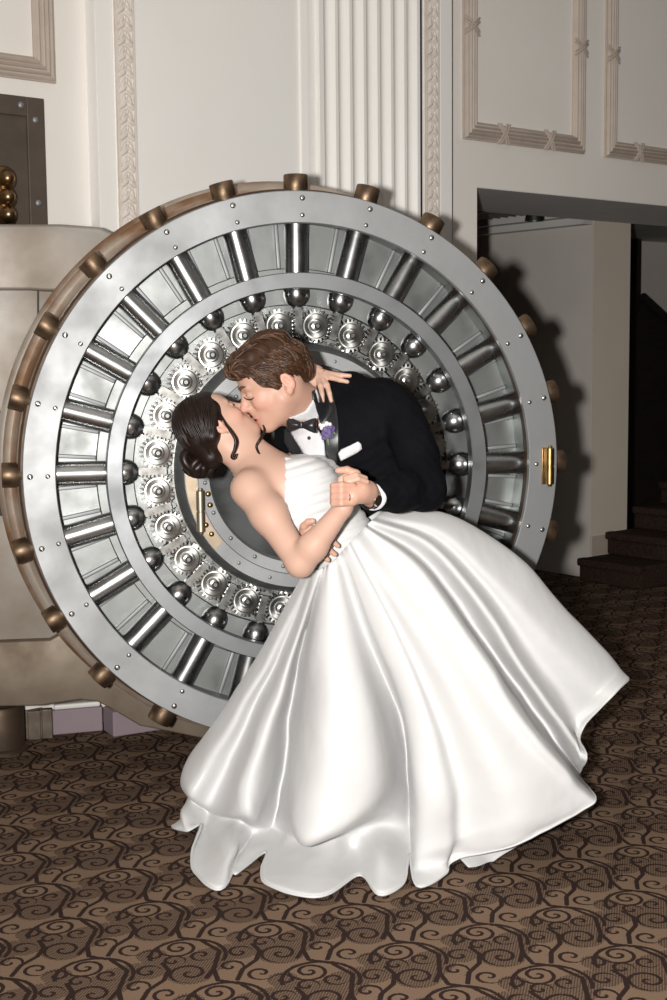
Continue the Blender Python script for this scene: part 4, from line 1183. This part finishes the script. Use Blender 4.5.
# right hand spread round her waist from behind
gs.cone(rwr, P(310, 536, 3.985), 0.027, 0.030, 0.015)
gr = [[P(311, 529, 3.975), P(320, 528, 3.955), P(329, 531, 3.95), P(336, 535, 3.952)],
      [P(314, 535, 3.965), P(324, 537, 3.945), P(332, 541, 3.94), P(338, 546, 3.942)],
      [P(314, 540, 3.965), P(322, 545, 3.945), P(329, 550, 3.94), P(335, 554.5, 3.942)],
      [P(311, 545, 3.97), P(317, 551, 3.95), P(323, 556, 3.945), P(328, 560, 3.947)]]
for pts in gr: finger(gs, pts, 0.0120, 0.0080)
finger(gs, [P(303, 532, 3.99), P(304, 526, 3.97), P(308, 522, 3.96), P(313, 521, 3.955)], 0.0140, 0.0095)
me = gs.mesh('person', 0.0038)
paint(me, SKIN_G, GH.spots(True) + [(P(345, 488, 3.77), np.eye(3), (0.05, 0.04, 0.05), (0.66, 0.36, 0.27), 0.4)])
groom = link('person', me, M_['skin_g'])
tag(groom, 'man in black tuxedo with bow tie bending to kiss and hold the woman in white', 'person')

# jacket
js = Solid()
groom_trunk(js, 0.0)
js.chain([lsh, lsh.lerp(lel, 0.5) + Vector((0.012, 0, 0.0)), lel], [0.069, 0.066, 0.060], 0.022)
cuffL = lel.lerp(lwr, 0.86)
js.chain([lel, lel.lerp(lwr, 0.5), cuffL], [0.061, 0.053, 0.044], 0.04)
js.chain([rsh, rel], [0.072, 0.060], 0.05); js.chain([rel, rel.lerp(rwr, 0.80)], [0.060, 0.044], 0.04)
js.cone(P(322, 398, 4.31), P(345, 390, 4.345), 0.052, 0.060, 0.05)
dj = (cuffL - lel).normalized(); js.clip(cuffL + dj * 0.012, Vector((0, 0, 0.001)) + Vector((0, 0, -1))) if False else None
def wrinkle_unused(q):
    n1 = noise_w(q); return n1
nz1 = noise_disp(5, 0.010, 22); nz2 = noise_disp(8, 0.006, 55)
me = js.mesh('jacket', 0.005, disp=lambda q: nz1(q) + nz2(q))
jacket = link('jacket', me, M_['suit'], groom)
# trousers and shoes
tr = Solid()
tr.cone(P(400, 560, 4.55), P(408, 590, 4.57), 0.140, 0.145, 0.05)
sh_ = Solid()
for (hx_, kx, fx, dy) in ((395, 400, 398, -0.06), (418, 436, 446, 0.09)):
    hip = P(hx_, 590, 4.56); knee = P(kx, 700, 4.58 + dy * 0.6); ank = P(fx, 800, 4.60 + dy); ank.z = 0.10
    tr.chain([hip, knee, ank], [0.100, 0.078, 0.068], 0.05)
    sh = Solid(); a = ank.copy(); a.z = 0.05
    sh.cone(a + Vector((0.012, 0.035, 0)), a + Vector((-0.05, -0.10, 0)), 0.047, 0.046, 0.02).cone(a + Vector((-0.05, -0.10, 0)), a + Vector((-0.08, -0.18, -0.012)), 0.046, 0.034, 0.02)
    link('shoe', sh.mesh('shoe', 0.008), M_['lapel'], groom)
link('trousers', tr.mesh('trousers', 0.009, disp=noise_disp(2, 0.010, 14)), M_['suit'], groom)

# --- pieces lying on the jacket front: outline in the picture, laid onto the body and given thickness
def bvh_of(objs):
    vs, fs = [], []
    for o in objs:
        k = len(vs); me = o.data
        vs += [o.matrix_world @ v.co for v in me.vertices]; fs += [[k + i for i in p.vertices] for p in me.polygons]
    return BVHTree.FromPolygons(vs, fs)
JB = bvh_of([jacket, groom])
def drape(name, poly, m, parent, off, thick, bvh=None, step=2.2, smooth_n=4, bulge=0.0):
    bvh = bvh or JB
    pl = [Vector(p) for p in poly]; n = len(pl)
    edge = []
    for i in range(n):
        a, c = pl[i], pl[(i + 1) % n]; k = max(1, int((c - a).length / step))
        edge += [a.lerp(c, j / k) for j in range(k)]
    xs = [p.x for p in edge]; ys = [p.y for p in edge]
    def inside(x, y):
        r_ = False
        for i in range(n):
            a, c = pl[i], pl[(i + 1) % n]
            if (a.y > y) != (c.y > y) and x < (c.x - a.x) * (y - a.y) / (c.y - a.y) + a.x: r_ = not r_
        return r_
    inn = []
    y = min(ys) + step / 2
    while y < max(ys):
        x = min(xs) + step / 2
        while x < max(xs):
            if inside(x, y) and min((Vector((x, y)) - e).length for e in edge) > step * 0.45: inn.append(Vector((x, y)))
            x += step
        y += step
    pts = edge + inn; ne = len(edge)
    v2, _, tri, *_ = delaunay_2d_cdt(pts, [(i, (i + 1) % ne) for i in range(ne)], [], 1, 1e-4)
    o = Vector((0, 0, H)); dep = []
    for p in v2:
        d = ray(p.x, p.y).normalized(); hit = bvh.ray_cast(o, d); dep.append(hit[3])
    known = [i for i, d in enumerate(dep) if d is not None]
    med = sorted(dep[i] for i in known)[len(known) // 2] if known else 4.2
    for i, d in enumerate(dep):
        if d is None or abs(d - med) > 0.16:
            kk = [j for j in known if abs(dep[j] - med) < 0.16]
            j = min(kk, key=lambda j: (v2[j] - v2[i]).length); dep[i] = dep[j]
    nb = {i: set() for i in range(len(v2))}
    for t in tri:
        for a in range(3): nb[t[a]].add(t[a - 1]); nb[t[a]].add(t[a - 2])
    for _ in range(smooth_n): dep = [0.5 * dep[i] + 0.5 * sum(dep[j] for j in nb[i]) / max(1, len(nb[i])) for i in range(len(dep))]
    vs = []
    for p, d in zip(v2, dep):
        e = min((p - q).length for q in edge) if bulge else 0
        vs.append(o + ray(p.x, p.y).normalized() * (d - off - bulge * min(1, e / 4)))
    me = bpy.data.meshes.new(name); me.from_pydata([list(v) for v in vs], [], [list(t) for t in tri])
    bm = bmesh.new(); bm.from_mesh(me); bmesh.ops.recalc_face_normals(bm, faces=bm.faces)
    if sum((f.normal.dot(f.calc_center_median() - o)) for f in bm.faces) > 0: bmesh.ops.reverse_faces(bm, faces=bm.faces)
    bm.to_mesh(me); bm.free()
    ob = link(name, me, m, parent, smooth=True)
    md = ob.modifiers.new('thickness', 'SOLIDIFY'); md.thickness = thick; md.offset = -1
    return ob
shirt = drape('shirt_front', [(287, 428), (300, 428), (316, 426), (324, 440), (327, 470), (321, 476), (312, 468), (300, 448)], M_['shirt'], groom, 0.010, 0.004, bulge=0.006)
# lapels with satin facing
drape('lapel', [(312, 392), (322, 384), (333, 392), (337, 412), (340, 440), (337, 462), (333, 482), (327, 474), (325, 448), (321, 424), (316, 408)], M_['lapel'], jacket, 0.016, 0.007)
drape('lapel', [(284, 430), (290, 428), (298, 444), (312, 466), (318, 476), (306, 472), (292, 456), (284, 442)], M_['lapel'], jacket, 0.014, 0.007)
# shirt collar standing round the neck
cs = Solid()
cs.cone(P(309, 394, 4.24), P(311, 417, 4.25), 0.058, 0.072, 0.01)
cs.clip(P(310, 393, 4.21), Vector((0.30, -0.30, 1.0))).clip(P(306, 425, 4.2), Vector((-0.25, -0.2, -1)))
collar = drape('shirt_collar', [(316, 388), (319, 396), (320, 410), (318, 421), (308, 421), (296, 420), (289, 418), (296, 416), (306, 411), (313, 401)], M_['shirt'], groom, 0.010, 0.005)
# bow tie
bt = thing_part = bpy.data.objects.new('bow_tie', None); col.objects.link(bt); bt.parent = groom
bt.location = P(301.5, 425, 4.10)
tie_M = Matrix.Rotation(R(2), 4, 'Y') @ Matrix.Rotation(R(-22), 4, 'Z')
def tie_wing(q):
    bm = bmesh.new(); sec = []
    for (x, hh, th) in ((0.0, 0.007, 0.007), (0.010, 0.011, 0.011), (0.026, 0.018, 0.014), (0.042, 0.023, 0.012), (0.048, 0.022, 0.005)):
        sec.append([bm.verts.new((q * x, -th * math.cos(a) * (1 + 0.25 * math.cos(4 * a)), hh * math.sin(a))) for a in [2 * PI * k / 16 for k in range(16)]])
    for A, B in zip(sec[:-1], sec[1:]):
        for k in range(16): bm.faces.new((A[k], A[(k + 1) % 16], B[(k + 1) % 16], B[k]))
    bm.faces.new(sec[0]); bm.faces.new(sec[-1])
    bmesh.ops.transform(bm, matrix=tie_M, verts=bm.verts)
    return bm
for q in (-1, 1): obj('wing', tie_wing(q), M_['lapel'], bt, smooth=True)
bm = bmesh.new(); add_box(bm, (-0.008, -0.014, -0.010), (0.008, 0.008, 0.010), tie_M, bev=0.004); obj('knot', bm, M_['lapel'], bt, smooth=True)
# shirt studs
SB = bvh_of([shirt, jacket])
def on_body(x, y, bv, off=0.0):
    d = ray(x, y).normalized(); h = bv.ray_cast(Vector((0, 0, H)), d)
    return Vector((0, 0, H)) + d * ((h[3] if h[3] else 4.2) - off)
for (x, y) in ((309, 438), (319, 459)):
    bm = bmesh.new(); ball(bm, on_body(x, y, SB, 0.004), 0.0058, (1, 0.6, 1), seg=10); obj('stud', bm, M_['black'], shirt, smooth=True)
# pocket square
LB = bvh_of([jacket])
drape('pocket_square', [(338, 453.5), (341, 449.5), (349, 446), (358, 441.5), (361, 444), (362, 449), (357, 453), (349, 457), (341, 461), (339.5, 458)], M_['shirt'], jacket, 0.006, 0.004, bulge=0.003)
# boutonniere: purple bud, white sprig, green leaf and stem
bo_ = bpy.data.objects.new('boutonniere', None); col.objects.link(bo_); bo_.parent = jacket
fb = on_body(327.5, 432, LB, 0.030)
bo_.location = fb
bm = bmesh.new()
for i in range(9):
    a = 2.4 * i; r_ = 0.005 + 0.0012 * i
    m = Matrix.Translation((r_ * math.cos(a), -0.008 + 0.001 * i, r_ * math.sin(a) * 1.3)) @ Matrix.Rotation(a, 4, 'Y') @ Matrix.Diagonal((0.010, 0.004, 0.014, 1))
    b2 = bmesh.new(); bmesh.ops.create_uvsphere(b2, u_segments=10, v_segments=7, radius=1); merge(bm, b2, m)
obj('flower', bm, M_['flower'], bo_, smooth=True)
bm = bmesh.new()
for (x, z, r_) in ((-0.012, 0.020, 0.007), (-0.002, 0.026, 0.008), (0.008, 0.024, 0.006), (-0.018, 0.012, 0.006), (-0.022, 0.022, 0.006)):
    ball(bm, (x, -0.004, z), r_, seg=8)
obj('white_sprig', bm, M_['white'], bo_, smooth=True)
for (x, z, a) in ((0.013, 0.018, -25), (0.016, 0.002, -40)):
    bm = bmesh.new(); ball(bm, (x, 0, z), 1, (0.004, 0.002, 0.014), Matrix.Rotation(R(a), 4, 'Y'), 10); obj('leaf', bm, M_['leaf'], bo_, smooth=True)
bm = bmesh.new(); tube(bm, [(0, 0, -0.012), (0.001, -0.004, -0.026), (0.004, -0.004, -0.040)], [0.004, 0.0035, 0.003], 8); obj('stem', bm, M_['leaf'], bo_, smooth=True)
# cuff and watch on his left wrist
dw = (lwr - lel).normalized()
def sleeve(c, r0, r1, L, m, name, par, t=0.003):
    bm = bmesh.new()
    rot = dw.to_track_quat('Z', 'Y').to_matrix().to_4x4()
    lathe(bm, [(r0, 0), (r1, L), (r1 - t, L), (r0 - t, 0)], 32, Matrix.Translation(c) @ rot, closed=True, axis='z')
    return obj(name, bm, m, par, smooth=True)
sleeve(lel.lerp(lwr, 0.84), 0.040, 0.039, 0.042, M_['shirt'], 'shirt_cuff', groom)
wt = sleeve(lel.lerp(lwr, 1.03), 0.0335, 0.0335, 0.018, M_['lapel'], 'watch', groom)
wc = lel.lerp(lwr, 1.07); toC = (Vector((0, 0, H)) - wc); toC = (toC - dw * toC.dot(dw)).normalized()
wdir = (toC + Vector((0, 0, -0.35))).normalized()
bm = bmesh.new(); lathe(bm, [(0, 0), (0.017, 0), (0.018, 0.003), (0.016, 0.007), (0, 0.007)], 24, Matrix.Translation(wc + wdir * 0.032) @ wdir.to_track_quat('Z', 'Y').to_matrix().to_4x4(), axis='z'); obj('watch_case', bm, M_['silver'], wt, auto=35)
ring(gl[2][0].lerp(gl[2][1], 0.45), gl[2][1] - gl[2][0], 0.0122, M_['dark_steel'], groom)

# --- groom's hair
hg = Solid()
hg.ell(GH.p(-0.031, 0.052), GH.r(0.099, 0.089, 0.080), GH.ax)
hg.cone(GH.p(0.055, 0.093, 0.0), GH.p(-0.02, 0.100, 0.0), 0.042 * GH.S, 0.045 * GH.S, 0.03)
hg.cone(GH.p(0.072, 0.085, 0.03), GH.p(0.074, 0.085, -0.03), 0.024 * GH.S, 0.024 * GH.S, 0.03)
hg.cone(GH.p(-0.097, 0.030, 0), GH.p(-0.092, -0.020, 0), 0.040 * GH.S, 0.026 * GH.S, 0.03)
for q in (-1, 1):
    hg.cone(GH.p(0.030, 0.055, q * 0.052), GH.p(0.000, 0.000, q * 0.068), 0.024 * GH.S, 0.007 * GH.S, 0.02)
    hg.ell(GH.p(-0.034, -0.008, q * 0.086), GH.r(0.024, 0.034, 0.022), GH.ax, 0.008, True)
hg.ell(GH.p(0.100, 0.005), GH.r(0.058, 0.078, 0.10), GH.ax, 0.008, True)
hairg = link('hair', hg.mesh('hair', 0.004, pad=0.02, disp=noise_disp(11, 0.010, 60)), M_['hair_g'], groom)
HB = bvh_of([hairg])
rng = random.Random(9)
side = GH.s if GH.s.y < 0 else -GH.s           # the side towards the camera
sg = 1 if GH.s.y < 0 else -1
M_['hair_g2'] = hair_mat('light_brown_hair', (0.045, 0.021, 0.011), (0.14, 0.070, 0.038), 0.42)
bms = [bmesh.new(), bmesh.new()]
for i in range(330):                            # top: swept from the forehead back and over, loosely waved
    f_ = rng.uniform(-0.06, 0.105); s_ = rng.uniform(-0.075, 0.050)
    st_ = GH.p(f_, 0.135 + 0.03 * (f_ < 0.06), s_ * sg)
    hair_lock(bms[i % 3 == 0], HB, st_, -GH.f * 0.7 - side * rng.uniform(-0.1, 0.9) + GH.u * 0.2, rng.uniform(0.0018, 0.0044), n=rng.randint(6, 10), lift=rng.uniform(0.002, 0.009), curl=rng.uniform(-0.22, 0.22), step=0.012)
for i in range(60):                             # forelock curls
    st_ = GH.p(rng.uniform(0.085, 0.115), rng.uniform(0.075, 0.105), rng.uniform(-0.055, 0.055))
    hair_lock(bms[i % 2], HB, st_, GH.u * rng.uniform(0.4, 1) + side * rng.uniform(-0.6, 0.6), rng.uniform(0.002, 0.0045), n=8, lift=rng.uniform(0.004, 0.012), curl=rng.choice((-1, 1)) * rng.uniform(0.15, 0.45), step=0.009)
for i in range(330):                            # sides: combed down and back from the parting
    f_ = rng.uniform(-0.11, 0.085); u_ = rng.uniform(0.02, 0.118)
    st_ = GH.p(f_, u_, 0.10 * sg)
    hair_lock(bms[i % 3 == 0], HB, st_, -GH.f * rng.uniform(0.4, 0.9) - GH.u * 0.75, rng.uniform(0.0016, 0.0036), n=rng.randint(5, 8), lift=rng.uniform(0.001, 0.006), curl=rng.uniform(-0.18, 0.18), step=0.012)
for i in range(120):                            # nape and crown
    st_ = GH.p(-0.14, rng.uniform(-0.02, 0.12), rng.uniform(-0.07, 0.07))
    hair_lock(bms[i % 3 == 0], HB, st_, -GH.u + side * rng.uniform(-0.3, 0.3), rng.uniform(0.0016, 0.0034), n=6, lift=rng.uniform(0.001, 0.005), curl=rng.uniform(-0.15, 0.15), step=0.011)
obj('hair_strands', bms[0], M_['hair_g'], hairg, smooth=True)
obj('hair_strands', bms[1], M_['hair_g2'], hairg, smooth=True)
for q in (-1, 1):
    bm = bmesh.new()
    pts = catmull([GH.p(0.0955, 0.036, q * 0.012), GH.p(0.092, 0.044, q * 0.030), GH.p(0.078, 0.040, q * 0.050)], 5)
    tube(bm, pts, [0.0050 * (0.5 + 0.5 * math.sin(PI * (0.2 + 0.75 * k / 10))) for k in range(11)], 6); obj('eyebrow', bm, M_['brow'], groom, smooth=True)
# closed lashes laid along the lower lid on the side that shows, and mirrored on the far side
FB = bvh_of([groom])
def to_pic(p):
    v = p - Vector((0, 0, H)); return 333.5 + v.dot(rc) / v.dot(fwd) * F_PX, 500 - v.dot(uc) / v.dot(fwd) * F_PX
near_eye = to_pic(GH.p(0.090, 0.006, 0.034 * sg))
GX = lambda a, b: near_eye
lash = [on_body(x, y, FB, 0.0012) for x, y in [(GX(0.0, 0.0)[0] + dx, GX(0.0, 0.0)[1] + dy) for dx, dy in ((-4.5, -1.4), (-2.2, 0.4), (0.8, 1.2), (3.8, 0.4), (5.6, -1.2))]]
def mirror(p):
    return p - GH.s * (2 * (p - GH.o).dot(GH.s))
for pts in (lash, [mirror(p) for p in lash]):
    bm = bmesh.new(); q = catmull(pts, 4)
    tube(bm, q, [0.0024 * (0.35 + 0.65 * math.sin(PI * (0.08 + 0.86 * k / (len(q) - 1)))) for k in range(len(q))], 6)
    obj('eyelashes', bm, M_['lash'], groom, smooth=True)
